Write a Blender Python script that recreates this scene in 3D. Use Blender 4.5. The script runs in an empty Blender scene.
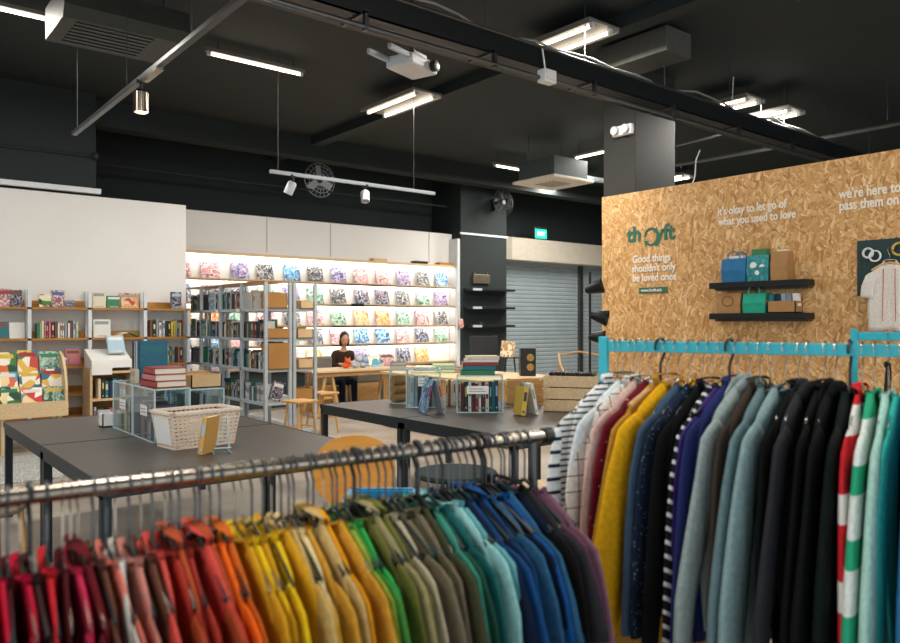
import bpy, bmesh, math, random
from mathutils import Vector, Matrix
random.seed(7)
PI = math.pi
sc = bpy.context.scene
COL = sc.collection

# ------------------------------------------------------------------ camera
EYE = Vector((0, 0, 1.55)); FPX = 751.0; YAW = math.radians(39)
FW = Vector((math.sin(YAW), math.cos(YAW), 0)); RT = Vector((math.cos(YAW), -math.sin(YAW), 0))
def at(px, py, X=None, Y=None, Z=None, d=None):
    """a point of the shop from the survey of the photo: ray through a pixel met with a wall, shelf or table plane"""
    r = FW + RT * ((px - 450) / FPX) + Vector((0, 0, (321.5 - py) / FPX))
    if X is not None: t = X / r.x
    elif Y is not None: t = Y / r.y
    elif Z is not None: t = (Z - EYE.z) / r.z
    else: t = d
    return EYE + r * t
cd = bpy.data.cameras.new('camera'); cam = bpy.data.objects.new('camera', cd); COL.objects.link(cam)
cam.location = EYE; cam.rotation_euler = (PI/2, 0, -YAW)
cd.sensor_width = 36; cd.lens = FPX/900*36; cd.clip_start = .05; cd.clip_end = 100
cd.dof.use_dof = True; cd.dof.focus_distance = 5.6; cd.dof.aperture_fstop = 2.8
sc.camera = cam

# ------------------------------------------------------------------ materials
def lin(c):
    return c/12.92 if c <= .04045 else ((c+.055)/1.055)**2.4
def hexc(h):
    return tuple(lin(int(h[i:i+2], 16)/255) for i in (0, 2, 4)) + (1,)
MATS = {}
def base(name):
    m = bpy.data.materials.new(name); m.use_nodes = True
    nt = m.node_tree; b = nt.nodes['Principled BSDF']
    return m, nt, b
def mat(name, h, rough=.6, metal=0, var=.12, scale=12, emit=0, bump=0, stretch=None):
    if name in MATS: return MATS[name]
    m, nt, b = base(name); c = hexc(h)
    N, L = nt.nodes, nt.links
    b.inputs['Roughness'].default_value = rough; b.inputs['Metallic'].default_value = metal
    tc = N.new('ShaderNodeTexCoord'); nz = N.new('ShaderNodeTexNoise')
    nz.inputs['Scale'].default_value = scale; nz.inputs['Detail'].default_value = 4
    src = tc.outputs['Object']
    if stretch:
        mp = N.new('ShaderNodeMapping'); mp.inputs['Scale'].default_value = stretch
        L.new(src, mp.inputs['Vector']); src = mp.outputs['Vector']
    L.new(src, nz.inputs['Vector'])
    rp = N.new('ShaderNodeValToRGB')
    rp.color_ramp.elements[0].position = .3; rp.color_ramp.elements[1].position = .7
    rp.color_ramp.elements[0].color = tuple(x*(1-var) for x in c[:3])+(1,)
    rp.color_ramp.elements[1].color = tuple(min(1, x*(1+var)) for x in c[:3])+(1,)
    L.new(nz.outputs['Fac'], rp.inputs['Fac']); L.new(rp.outputs['Color'], b.inputs['Base Color'])
    if emit:
        b.inputs['Emission Color'].default_value = c; b.inputs['Emission Strength'].default_value = emit
    if bump:
        bp = N.new('ShaderNodeBump'); bp.inputs['Strength'].default_value = bump; bp.inputs['Distance'].default_value = .01
        L.new(nz.outputs['Fac'], bp.inputs['Height']); L.new(bp.outputs['Normal'], b.inputs['Normal'])
    MATS[name] = m; return m
def fabric(name, h, pattern=None, h2='eeeeee', freq=30, width=.5):
    key = 'fabric_'+name
    if key in MATS: return MATS[key]
    m, nt, b = base(key); N, L = nt.nodes, nt.links
    c = hexc(h); c2 = hexc(h2)
    b.inputs['Roughness'].default_value = .9
    b.inputs['Specular IOR Level'].default_value = .12
    tc = N.new('ShaderNodeTexCoord'); nz = N.new('ShaderNodeTexNoise')
    nz.inputs['Scale'].default_value = 70; nz.inputs['Detail'].default_value = 3
    L.new(tc.outputs['Object'], nz.inputs['Vector'])
    rp = N.new('ShaderNodeValToRGB')
    rp.color_ramp.elements[0].position = .3; rp.color_ramp.elements[1].position = .7
    rp.color_ramp.elements[0].color = tuple(x*.85 for x in c[:3])+(1,)
    rp.color_ramp.elements[1].color = tuple(min(1, x*1.12) for x in c[:3])+(1,)
    L.new(nz.outputs['Fac'], rp.inputs['Fac']); out = rp.outputs['Color']
    def mix(fac, a, colour):
        mx = N.new('ShaderNodeMix'); mx.data_type = 'RGBA'
        L.new(fac, mx.inputs[0]); L.new(a, mx.inputs[6]); mx.inputs[7].default_value = colour
        return mx.outputs[2]
    def stripes(axis, fr, wd):
        sp = N.new('ShaderNodeSeparateXYZ'); L.new(tc.outputs['Object'], sp.inputs[0])
        a = N.new('ShaderNodeMath'); a.operation = 'MULTIPLY'; a.inputs[1].default_value = fr; L.new(sp.outputs[axis], a.inputs[0])
        f = N.new('ShaderNodeMath'); f.operation = 'FRACT'; L.new(a.outputs[0], f.inputs[0])
        g = N.new('ShaderNodeMath'); g.operation = 'LESS_THAN'; g.inputs[1].default_value = wd; L.new(f.outputs[0], g.inputs[0])
        return g.outputs[0]
    if pattern == 'stripe': out = mix(stripes(2, freq, width), out, c2)
    elif pattern == 'diag':
        mp = N.new('ShaderNodeMapping'); mp.inputs['Rotation'].default_value = (0, .5, 0); L.new(tc.outputs['Object'], mp.inputs[0])
        sp = N.new('ShaderNodeSeparateXYZ'); L.new(mp.outputs[0], sp.inputs[0])
        a = N.new('ShaderNodeMath'); a.operation = 'MULTIPLY'; a.inputs[1].default_value = freq; L.new(sp.outputs[2], a.inputs[0])
        f = N.new('ShaderNodeMath'); f.operation = 'FRACT'; L.new(a.outputs[0], f.inputs[0])
        g = N.new('ShaderNodeMath'); g.operation = 'LESS_THAN'; g.inputs[1].default_value = width; L.new(f.outputs[0], g.inputs[0])
        out = mix(g.outputs[0], out, c2)
    elif pattern == 'check':
        out = mix(stripes(2, freq, width), out, c2); out = mix(stripes(0, freq, width), out, c2)
    elif pattern == 'dots':
        v = N.new('ShaderNodeTexVoronoi'); v.inputs['Scale'].default_value = freq; L.new(tc.outputs['Object'], v.inputs['Vector'])
        g = N.new('ShaderNodeMath'); g.operation = 'LESS_THAN'; g.inputs[1].default_value = width; L.new(v.outputs['Distance'], g.inputs[0])
        out = mix(g.outputs[0], out, c2)
    L.new(out, b.inputs['Base Color'])
    bp = N.new('ShaderNodeBump'); bp.inputs['Strength'].default_value = .25; bp.inputs['Distance'].default_value = .003
    L.new(nz.outputs['Fac'], bp.inputs['Height'])
    mp2 = N.new('ShaderNodeMapping'); mp2.inputs['Scale'].default_value = (22, 22, 3); L.new(tc.outputs['Object'], mp2.inputs[0])
    n2 = N.new('ShaderNodeTexNoise'); n2.inputs['Scale'].default_value = 1; n2.inputs['Detail'].default_value = 2; L.new(mp2.outputs[0], n2.inputs['Vector'])
    b2 = N.new('ShaderNodeBump'); b2.inputs['Strength'].default_value = .55; b2.inputs['Distance'].default_value = .02
    L.new(n2.outputs['Fac'], b2.inputs['Height']); L.new(bp.outputs['Normal'], b2.inputs['Normal']); L.new(b2.outputs['Normal'], b.inputs['Normal'])
    MATS[key] = m; return m
def art(name, cols, scale=9, kind='noise'):
    if name in MATS: return MATS[name]
    m, nt, b = base(name); N, L = nt.nodes, nt.links
    b.inputs['Roughness'].default_value = .45
    tc = N.new('ShaderNodeTexCoord'); oi = N.new('ShaderNodeObjectInfo')
    ad = N.new('ShaderNodeVectorMath'); ad.operation = 'ADD'
    ml = N.new('ShaderNodeVectorMath'); ml.operation = 'SCALE'; ml.inputs['Scale'].default_value = 40
    cb = N.new('ShaderNodeCombineXYZ')
    for i in range(3): L.new(oi.outputs['Random'], cb.inputs[i])
    L.new(cb.outputs[0], ml.inputs[0]); L.new(tc.outputs['Object'], ad.inputs[0]); L.new(ml.outputs[0], ad.inputs[1])
    rp = N.new('ShaderNodeValToRGB'); rp.color_ramp.interpolation = 'CONSTANT'
    if kind == 'noise':
        t = N.new('ShaderNodeTexNoise'); t.inputs['Scale'].default_value = scale; t.inputs['Detail'].default_value = 1.5; o = t.outputs['Fac']; lo, hi = .36, .62
    else:
        t = N.new('ShaderNodeTexVoronoi'); t.inputs['Scale'].default_value = scale
        s = N.new('ShaderNodeSeparateColor'); L.new(t.outputs['Color'], s.inputs[0]); o = s.outputs[0]; lo, hi = .15, .85
    L.new(ad.outputs[0], t.inputs['Vector']); L.new(o, rp.inputs['Fac'])
    el = rp.color_ramp.elements
    el[0].position = 0; el[0].color = hexc(cols[0]); el[1].position = hi; el[1].color = hexc(cols[-1])
    for i, c in enumerate(cols[1:-1]):
        e = el.new(lo + (hi-lo)*i/max(1, len(cols)-2)); e.color = hexc(c)
    L.new(rp.outputs['Color'], b.inputs['Base Color'])
    MATS[name] = m; return m
def clear_mat():
    m = bpy.data.materials.new('clear_acrylic'); m.use_nodes = True
    nt = m.node_tree; N, L = nt.nodes, nt.links
    N.remove(N['Principled BSDF'])
    tr = N.new('ShaderNodeBsdfTransparent'); tr.inputs[0].default_value = (.93, .97, .98, 1)
    gl = N.new('ShaderNodeBsdfGlossy'); gl.inputs['Roughness'].default_value = .08
    lw = N.new('ShaderNodeLayerWeight'); lw.inputs['Blend'].default_value = .25
    mx = N.new('ShaderNodeMixShader'); ml = N.new('ShaderNodeMath'); ml.operation = 'MULTIPLY'; ml.inputs[1].default_value = .22; L.new(lw.outputs['Fresnel'], ml.inputs[0]); L.new(ml.outputs[0], mx.inputs[0]); L.new(tr.outputs[0], mx.inputs[1]); L.new(gl.outputs[0], mx.inputs[2])
    L.new(mx.outputs[0], N['Material Output'].inputs['Surface']); return m
CLEAR = clear_mat()
def osb_mat():
    m, nt, b = base('oriented_strand_board'); N, L = nt.nodes, nt.links
    b.inputs['Roughness'].default_value = .55
    tc = N.new('ShaderNodeTexCoord'); outs = []
    wob = N.new('ShaderNodeTexNoise'); wob.inputs['Scale'].default_value = 9; L.new(tc.outputs['Object'], wob.inputs['Vector'])
    for rot, s in ((.5, 1.0), (-.75, 1.2), (1.45, .9)):
        ws = N.new('ShaderNodeVectorMath'); ws.operation = 'SCALE'; ws.inputs['Scale'].default_value = .07; L.new(wob.outputs['Color'], ws.inputs[0])
        ad = N.new('ShaderNodeVectorMath'); ad.operation = 'ADD'; L.new(tc.outputs['Object'], ad.inputs[0]); L.new(ws.outputs[0], ad.inputs[1])
        r = N.new('ShaderNodeMapping'); r.inputs['Rotation'].default_value = (rot, 0, 0); L.new(ad.outputs[0], r.inputs[0])
        mp = N.new('ShaderNodeMapping'); mp.inputs['Scale'].default_value = (1, 15*s, 52*s); L.new(r.outputs[0], mp.inputs[0])
        v = N.new('ShaderNodeTexVoronoi'); v.inputs['Scale'].default_value = 1.0; L.new(mp.outputs[0], v.inputs['Vector'])
        sp = N.new('ShaderNodeSeparateColor'); L.new(v.outputs['Color'], sp.inputs[0]); outs.append((sp.outputs[0], sp.outputs[1]))
    def sel(a, bb, ctl, th):
        g = N.new('ShaderNodeMath'); g.operation = 'GREATER_THAN'; g.inputs[1].default_value = th; L.new(ctl, g.inputs[0])
        mx = N.new('ShaderNodeMix'); mx.data_type = 'FLOAT'; L.new(g.outputs[0], mx.inputs[0]); L.new(a, mx.inputs[2]); L.new(bb, mx.inputs[3]); return mx.outputs[0]
    f = sel(outs[0][0], outs[1][0], outs[1][1], .5); f = sel(f, outs[2][0], outs[2][1], .62)
    rp = N.new('ShaderNodeValToRGB'); e = rp.color_ramp.elements
    e[0].position = 0; e[0].color = hexc('aa7843'); e[1].position = 1; e[1].color = hexc('ecc592')
    for p, c in ((.15, 'bc8a50'), (.45, 'cc9b60'), (.8, 'd9ac72')):
        k = e.new(p); k.color = hexc(c)
    L.new(f, rp.inputs['Fac']); L.new(rp.outputs['Color'], b.inputs['Base Color'])
    return m
def floor_mat():
    m, nt, b = base('polished_concrete'); N, L = nt.nodes, nt.links
    b.inputs['Roughness'].default_value = .38
    tc = N.new('ShaderNodeTexCoord'); n1 = N.new('ShaderNodeTexNoise'); n1.inputs['Scale'].default_value = 1.3; n1.inputs['Detail'].default_value = 8; n1.inputs['Roughness'].default_value = .65
    L.new(tc.outputs['Object'], n1.inputs['Vector'])
    rp = N.new('ShaderNodeValToRGB'); e = rp.color_ramp.elements
    e[0].position = .3; e[0].color = hexc('8d8479'); e[1].position = .7; e[1].color = hexc('b9afa2')
    L.new(n1.outputs['Fac'], rp.inputs['Fac']); L.new(rp.outputs['Color'], b.inputs['Base Color'])
    return m
M_CEIL = mat('ceiling_paint', '182121', .75, var=.1, scale=2)
M_DARK = mat('dark_wall_paint', '172121', .8, var=.08, scale=2)
M_WHITE = mat('white_wall_paint', 'dedbd7', .8, var=.02, scale=2)
M_SHELFW = mat('white_metal', 'd3d6d8', .45, var=.04)
M_GALV = mat('grey_post_metal', 'b4bcc1', .45, .1, var=.06)
M_BLACK = mat('black_metal', '17191a', .45, .2, var=.1)
M_BLACKP = mat('black_plastic', '131516', .4, var=.1)
M_STEEL = mat('brushed_steel', '9c9184', .25, 1, var=.06)
M_DKSTEEL = mat('dark_steel', '5a5c5c', .35, .8)
M_TEALP = mat('teal_rack_paint', '1fa9b8', .4, var=.06)
M_NAVYM = mat('table_frame_paint', '1d2a30', .45, .2, var=.08)
M_TOP = mat('dark_laminate', '4a433d', .38, var=.07, scale=3, stretch=(1, 14, 1))
M_WOOD = mat('light_wood', 'c79a5f', .5, var=.18, scale=5, stretch=(1, 1, 12))
M_WOODX = mat('pale_pine', 'd3b68c', .5, var=.15, scale=4, stretch=(14, 1, 14))
M_PLY = mat('orange_plywood', 'd6953f', .4, var=.1, scale=4, stretch=(1, 1, 8))
M_OAK = mat('golden_oak', 'a8742f', .5, var=.18, scale=4, stretch=(1, 10, 10))
M_CARD = mat('cardboard', 'a9793f', .8, var=.08, scale=6)
M_CARD2 = mat('pale_cardboard', 'd2b184', .8, var=.08, scale=6)
M_KRAFT = mat('kraft_paper', 'ab7f4f', .8, var=.08, scale=8)
M_PAPER = mat('page_paper', 'e6ddcb', .85, var=.05, scale=40, stretch=(30, 1, 1))
M_WHT = mat('plain_white', 'eceae6', .6, var=.02)
M_ACED = mat('acrylic_edge', 'bfd6da', .25, var=.05)
M_GREEN = mat('sign_green', '2c6b55', .6, var=.05)
M_LETW = mat('letter_white', 'f1e8d9', .6, var=.02)
M_BASK = mat('basket_plastic', 'e6d6c4', .5, var=.04)
M_TUBE = mat('lit_tube', 'fff1dc', .5, emit=7)
M_LED = mat('led_strip', 'fff6ea', .5, emit=5)
M_SHUT = mat('shutter_steel', '9aa6aa', .4, .25, var=.08, scale=2)
M_OSB = osb_mat()
M_SKIN = mat('skin', 'c99a7c', .55, var=.05)
M_HAIR = mat('dark_hair', '17120f', .5, var=.2, scale=40)

# ------------------------------------------------------------------ mesh builder
class MB:
    def __init__(s): s.bm = bmesh.new(); s.mi = 0
    def _new(s, fs):
        for f in fs: f.material_index = s.mi
    def box(s, c, d, rot=None, bev=0):
        r = bmesh.ops.create_cube(s.bm, size=1); vs = r['verts']
        bmesh.ops.scale(s.bm, vec=d, verts=vs)
        fs = list({f for v in vs for f in v.link_faces})
        if bev:
            es = list({e for v in vs for e in v.link_edges})
            g = bmesh.ops.bevel(s.bm, geom=es, offset=min(bev, .45*min(d)), segments=2, affect='EDGES', profile=.6)
            vs = list({v for f in g['faces'] for v in f.verts} | {v for v in vs if v.is_valid}); fs = list({f for v in vs for f in v.link_faces})
        if rot is not None: bmesh.ops.transform(s.bm, matrix=rot.to_4x4() if not isinstance(rot, Matrix) or len(rot) == 3 else rot, verts=vs)
        bmesh.ops.translate(s.bm, vec=c, verts=vs); s._new(fs); return s
    def b2(s, a, b, bev=0):
        a, b = Vector(a), Vector(b)
        return s.box((a+b)/2, [max(abs(x), 1e-4) for x in (b-a)], None, bev)
    def tube(s, pts, r, seg=8, cap=True, sq=None):
        pts = [Vector(p) for p in pts]; n = len(pts)
        rs = r if isinstance(r, (list, tuple)) else [r]*n
        rings = []; up = None
        for i, p in enumerate(pts):
            t = (pts[min(i+1, n-1)]-pts[max(i-1, 0)]).normalized()
            if up is None: up = Vector((0, 0, 1)) if abs(t.z) < .9 else Vector((0, 1, 0))
            a = t.cross(up).normalized(); b = a.cross(t).normalized(); up = b
            k = rs[i] if isinstance(rs[i], (tuple, list)) else (rs[i], rs[i])
            rings.append([s.bm.verts.new(p + a*math.cos(2*PI*j/seg+(PI/4 if seg == 4 else 0))*k[0] + b*math.sin(2*PI*j/seg+(PI/4 if seg == 4 else 0))*k[1]) for j in range(seg)])
        fs = []
        for i in range(n-1):
            for j in range(seg):
                fs.append(s.bm.faces.new((rings[i][j], rings[i][(j+1) % seg], rings[i+1][(j+1) % seg], rings[i+1][j])))
        if cap:
            fs.append(s.bm.faces.new(rings[0][::-1])); fs.append(s.bm.faces.new(rings[-1]))
        s._new(fs); return s
    def lathe(s, prof, c=(0, 0, 0), seg=20, M=None):
        M = M or Matrix.Identity(3); c = Vector(c); rings = []
        for r, z in prof:
            rings.append([s.bm.verts.new(c + M @ Vector((r*math.cos(2*PI*j/seg), r*math.sin(2*PI*j/seg), z))) for j in range(seg)])
        fs = []
        for i in range(len(prof)-1):
            for j in range(seg): fs.append(s.bm.faces.new((rings[i][j], rings[i][(j+1) % seg], rings[i+1][(j+1) % seg], rings[i+1][j])))
        if prof[0][0] > 1e-6: fs.append(s.bm.faces.new(rings[0][::-1]))
        if prof[-1][0] > 1e-6: fs.append(s.bm.faces.new(rings[-1]))
        s._new(fs); return s
    def ell(s, c, d, M=None, seg=14):
        r = bmesh.ops.create_uvsphere(s.bm, u_segments=seg, v_segments=max(6, seg//2+2), radius=1); vs = r['verts']
        bmesh.ops.scale(s.bm, vec=d, verts=vs)
        if M is not None: bmesh.ops.transform(s.bm, matrix=M.to_4x4(), verts=vs)
        bmesh.ops.translate(s.bm, vec=c, verts=vs); s._new({f for v in vs for f in v.link_faces}); return s
    def prism(s, poly, a, b, axis='y'):
        def P(u, v, w): return {'y': (u, w, v), 'x': (w, u, v), 'z': (u, v, w)}[axis]
        A = [s.bm.verts.new(P(u, v, a)) for u, v in poly]; B = [s.bm.verts.new(P(u, v, b)) for u, v in poly]
        n = len(poly); fs = [s.bm.faces.new(A[::-1]), s.bm.faces.new(B)]
        for i in range(n): fs.append(s.bm.faces.new((A[i], A[(i+1) % n], B[(i+1) % n], B[i])))
        s._new(fs); return s
    def m(s, i): s.mi = i; return s
    def mesh(s, name, mats, smooth=False):
        bmesh.ops.remove_doubles(s.bm, verts=s.bm.verts, dist=1e-6)
        bmesh.ops.recalc_face_normals(s.bm, faces=s.bm.faces)
        me = bpy.data.meshes.new(name); s.bm.to_mesh(me); s.bm.free()
        for x in (mats if isinstance(mats, (list, tuple)) else [mats]): me.materials.append(x)
        if smooth:
            for p in me.polygons: p.use_smooth = True
            try: me.set_sharp_from_angle(angle=math.radians(40))
            except Exception: pass
        return me
    def build(s, name, mats, parent=None, loc=(0, 0, 0), rz=0, smooth=False):
        return link(name, s.mesh(name, mats, smooth), parent, loc, rz)
def link(name, me, parent=None, loc=(0, 0, 0), rz=0):
    o = bpy.data.objects.new(name, me); COL.objects.link(o)
    if parent is not None: o.parent = parent
    o.location = loc; o.rotation_euler = (0, 0, rz); return o
def tag(o, label, cat, group=None, kind=None):
    o['label'] = label; o['category'] = cat
    if group: o['group'] = group
    if kind: o['kind'] = kind
    return o
def thing(name, label, cat, loc=(0, 0, 0), rz=0, group=None):
    return tag(link(name, None, None, loc, rz), label, cat, group)
def struct(o, label):
    o['kind'] = 'structure'; o['label'] = label; return o
def setmat(o, i, m):
    o.material_slots[i].link = 'OBJECT'; o.material_slots[i].material = m
def copy_tree(o, parent=None):
    c = o.copy(); COL.objects.link(c)
    if parent is not None: c.parent = parent
    for ch in [x for x in o.children]: copy_tree(ch, c)
    return c
ORD = 'first second third fourth fifth sixth seventh eighth ninth tenth eleventh twelfth thirteenth fourteenth fifteenth sixteenth seventeenth eighteenth nineteenth twentieth'.split()
def ordw(i): return ORD[i] if i < 20 else 'twenty-'+ORD[i-20]
RXV = Matrix(((1, 0, 0), (0, 0, -1), (0, 1, 0)))          # lettering that faces -Y
RXO = Matrix(((0, 0, -1), (-1, 0, 0), (0, 1, 0)))         # lettering that faces -X (the strand-board wall)
def text(name, body, size, loc, M, m, parent=None, bold=.0, align='LEFT', depth=.002, shear=0, sx=1, space=1.0):
    cu = bpy.data.curves.new(name, 'FONT'); cu.body = body; cu.size = size; cu.offset = bold*size; cu.extrude = depth; cu.align_x = align
    cu.shear = shear; cu.space_line = space; cu.resolution_u = 4
    t = bpy.data.objects.new('tmp', cu); COL.objects.link(t); bpy.context.view_layer.update()
    me = bpy.data.meshes.new_from_object(t.evaluated_get(bpy.context.evaluated_depsgraph_get()))
    bpy.data.objects.remove(t); me.materials.clear(); me.materials.append(m); me.name = name
    me.transform(Matrix.Diagonal((sx, 1, 1, 1)))
    o = link(name, me, parent); o.matrix_local = Matrix.Translation(loc) @ M.to_4x4(); return o

# ------------------------------------------------------------------ room shell
X0, X1, Y0, Y1, ZC = -5.0, 17.0, -5.0, 13.2, 4.75
VL, VW, VP, VS, UO = 11.3, 12.5, 12.2, 13.0, 7.0    # left wall, lit wall, pillar front, shutter, strand-board wall
struct(MB().b2((X0, Y0, -.1), (X1, Y1, 0)).build('floor', floor_mat()), 'polished concrete shop floor')
struct(MB().b2((X0, Y0, ZC), (X1, Y1, ZC+.15)).build('ceiling', M_CEIL), 'black painted ceiling slab')
struct(MB().b2((X0, Y1, 0), (X1, Y1+.15, ZC)).build('wall_north', M_DARK), 'black painted wall behind the shutter')
struct(MB().b2((X1, Y0, 0), (X1+.15, Y1, ZC)).build('wall_east', M_DARK), 'black painted wall beyond the strand board partition')
wb = MB()   # street side: posts, sill and lintel round open shopfront windows
for x in (X0, X0+5.4, X0+10.9, X1-.4): wb.b2((x, Y0-.15, 0), (x+.4, Y0, ZC))
wb.b2((X0, Y0-.15, 3.6), (X1, Y0, ZC))
struct(wb.build('wall_south', M_DARK), 'shopfront wall with large openings')
wb = MB()
for y in (Y0, 0.5, 6.2, Y1-.4): wb.b2((X0-.15, y, 0), (X0, y+.4, ZC))
wb.b2((X0-.15, Y0, 3.6), (X0, Y1, ZC)); wb.b2((X0-.15, 6.2, 0), (X0, Y1, ZC))
struct(wb.build('wall_west', M_DARK), 'side wall with large openings')
struct(MB().b2((X0, VL, 0), (4.03, VL+.12, 3.3)).build('wall_left', M_WHITE), 'white partition wall behind the bookcases')
struct(MB().b2((X0, VL+.05, 3.42), (2.78, VL+.45, ZC)).build('wall_bulkhead', M_DARK), 'black bulkhead above the white partition')
struct(MB().b2((X0, VL-.02, 3.34), (2.83, VL+.06, 3.41)).build('trim_bulkhead', M_SHELFW), 'pale strip along the bulkhead')
struct(MB().b2((4.03, VW, 0), (10.22, VW+.15, 3.42)).m(0).build('wall_lit', M_WHITE), 'white wall behind the record shelves')
tb = MB()
for u in (5.9, 7.2, 9.55): tb.b2((u, VW-.012, 2.78), (u+.012, VW, 3.40))
struct(tb.build('trim_panels', mat('panel_joint', 'b9b3ab', .8)), 'thin joints of the white header panels')
struct(MB().b2((X0, 11.6, 4.38), (X1, 11.9, ZC)).build('beam_far', M_CEIL), 'black beam under the ceiling')
struct(MB().b2((X0, 6.6, 4.63), (X1, 6.75, ZC)).build('beam_mid', M_CEIL), 'black joist under the ceiling')
struct(MB().b2((6.3, Y0, 4.6), (6.5, Y1, ZC)).build('beam_cross', M_CEIL), 'black cross joist under the ceiling')
# pillar by the record wall
struct(MB().b2((10.17, VP, 0), (11.5, Y1, ZC), .01).build('pillar_shelving', M_DARK), 'black square pillar with small shelves')
struct(MB().b2((10.15, VP-.02, 3.40), (11.52, VP, 3.44)).build('trim_pillar', M_SHELFW), 'pale strip across the black pillar')
struct(MB().b2((10.1, VP+.02, 0), (10.17, VP+.28, 3.3)).build('trim_corner', M_SHELFW), 'pale corner strip beside the record shelves')
# pillar behind the partition
a = at(635, 200, d=9.4)
struct(MB().b2((a.x, a.y, 0), (a.x+.85, a.y+.5, ZC), .01).build('pillar_partition', mat('pillar_paint', '262622', .7, var=.1, scale=3)), 'grey brown pillar rising behind the strand board partition')
# strand board wall
OY0, OY1, OZ = -1.5, at(602, 300, X=UO).y, 3.02
struct(MB().b2((UO, OY0, 0), (UO+.12, OY1, OZ)).build('wall_strandboard', M_OSB), 'strand board partition wall with lettering')

# shutter and its housing
sh = thing('roller_shutter', 'grey steel roller shutter between the black pillar and strand board wall', 'shutter')
mb = MB(); z = 0
while z < 3.05:
    mb.prism([(VS, z), (VS-.018, z+.02), (VS-.018, z+.075), (VS, z+.095)], 10.9, 16.2, 'x'); z += .1
mb.b2((10.9, VS, 0), (16.2, VS+.02, 3.1)); mb.build('curtain', M_SHUT, sh)
hb = MB(); hb.b2((11.55, VS-.45, 2.98), (16.3, VS+.05, 3.5), .01); hb.build('housing', mat('shutter_housing_paint', 'aaa294', .6, var=.05), sh)
MB().b2((11.56, VS-.452, 2.985), (12.0, VS-.44, 3.495)).build('end_strip', mat('housing_end_tone', '8f897d', .6, var=.04), sh)  # darker strip at the pillar end of the housing front
for u in (14.75,): MB().b2((u, VS-.1, 0), (u+.12, VS-.01, 2.98)).build('guide_rail', M_DKSTEEL, sh)

# exit sign
p = at(540, 234, Y=VS-.3)
ex = thing('exit_sign', 'lit green exit sign above the shutter housing', 'sign', p)
MB().box((0, 0, .02), (.42, .06, .30), None, .01).build('case', M_DKSTEEL, ex)
MB().box((0, -.033, 0), (.38, .01, .22)).build('panel', mat('exit_green', '17c79a', .4, emit=1.6), ex)
text('lettering', 'EXIT', .13, (0, -.045, -.045), RXV, mat('exit_white', 'f2fff8', .4, emit=2), ex, .02, 'CENTER')
MB().b2((-.3, -.02, -.17), (.2, .03, -.13)).build('bracket', M_BLACK, ex)

# ------------------------------------------------------------------ ceiling services
def area(loc, sx, sy, power, rot=(0, 0, 0), col=(1, .95, .87), spread=PI):
    l = bpy.data.lights.new('lamp', 'AREA'); l.shape = 'RECTANGLE'; l.size = sx; l.size_y = sy; l.energy = power; l.color = col; l.spread = spread
    o = bpy.data.objects.new('lamp', l); COL.objects.link(o); o.location = loc; o.rotation_euler = rot; return o
LPOW = 60
def tube_light(c, axis, n, label, L=1.2, refl=True, z=4.5, power=None, gap=.28):
    """fluorescent fitting: housing, tubes, end sockets, hanging rods; axis 'u' or 'v'"""
    rz = 0 if axis == 'u' else PI/2
    t = thing('ceiling_light', label, 'light', (c[0], c[1], z), rz, 'fluorescent ceiling lights')
    wid = .12 if n == 1 else gap+.2
    h = MB()
    if refl and n > 1:
        h.b2((-L/2-.04, -wid/2, .03), (L/2+.04, wid/2, .055))
        h.b2((-L/2-.04, -wid/2, 0), (L/2+.04, -wid/2+.015, .03)); h.b2((-L/2-.04, wid/2-.015, 0), (L/2+.04, wid/2, .03))
    else: h.b2((-L/2-.03, -.035, .02), (L/2+.03, .035, .06))
    h.build('housing', mat('reflector_grey', '77726a', .5) if refl else M_DKSTEEL, t)
    for i in range(n):
        y = (i-(n-1)/2)*gap
        tb = MB().tube([(-L/2+.03, y, 0), (L/2-.03, y, 0)], .018, 8).build('tube', M_TUBE, t, smooth=True)
        MB().b2((-L/2-.01, y-.02, -.02), (-L/2+.03, y+.02, .03)).build('socket', M_SHELFW, t); MB().b2((L/2-.03, y-.02, -.02), (L/2+.01, y+.02, .03)).build('socket', M_SHELFW, t)
    if ZC-z > .12:
        for sx in (-.4, .4): MB().tube([(sx*L, 0, .055), (sx*L, 0, ZC-z)], .005, 5).build('hanging_rod', M_BLACK, t)
    area((c[0], c[1], z-.04), L, wid, power or LPOW*n, (0, 0, rz))
    return t
def mid(p, q, z):
    a = at(*p, Z=z); b = at(*q, Z=z); return (a+b)/2, (b-a).length
for p, q, ax, n, lab, z in (
    ((207, 54), (303, 74), 'u', 1, 'single lit ceiling tube beyond the spotlight track', 4.6),
    ((-40, 1), (50, 19), 'u', 1, 'single lit ceiling tube beside the hanging air conditioner', 4.6),
    ((540, 53), (600, 29), 'v', 2, 'twin tube ceiling light above the cable tray, over the hanging rack', 4.55),
    ((378, 115), (424, 95), 'v', 2, 'twin tube ceiling light beside the projector bracket', 4.5),
    ((704, 113), (742, 103), 'v', 2, 'twin tube ceiling light in front of the grey brown pillar, nearer the tray', 4.5),
    ((737, 124), (790, 114), 'v', 2, 'twin tube ceiling light above the lettering of the strand board wall', 4.4),
    ((584, 156), (606, 152), 'v', 1, 'small lit tube beside the ceiling cassette air conditioner', 4.5),
    ((500, 171), (524, 166), 'u', 1, 'short lit tube on the far side of the cassette air conditioner', 4.5)):
    c, L = mid(p, q, z); tube_light(c, ax, n, lab, min(1.5, max(.9, L)), True, z)
for x, y in ((-2.4, 1.6), (1.0, 1.6), (4.4, .4), (-2.0, 6.0), (5.0, -2.6), (13.6, 9.6), (12.2, 11.0)):  # fittings added out of sight to brighten the near floor and the shutter
    tube_light((x, y), 'v', 2, 'added unseen twin tube light over the near shop floor' if x < 10 else 'added twin tube light brightening the roller shutter', 1.2, True, 4.55, LPOW*(1.3 if x < 10 else 2.2))

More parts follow.
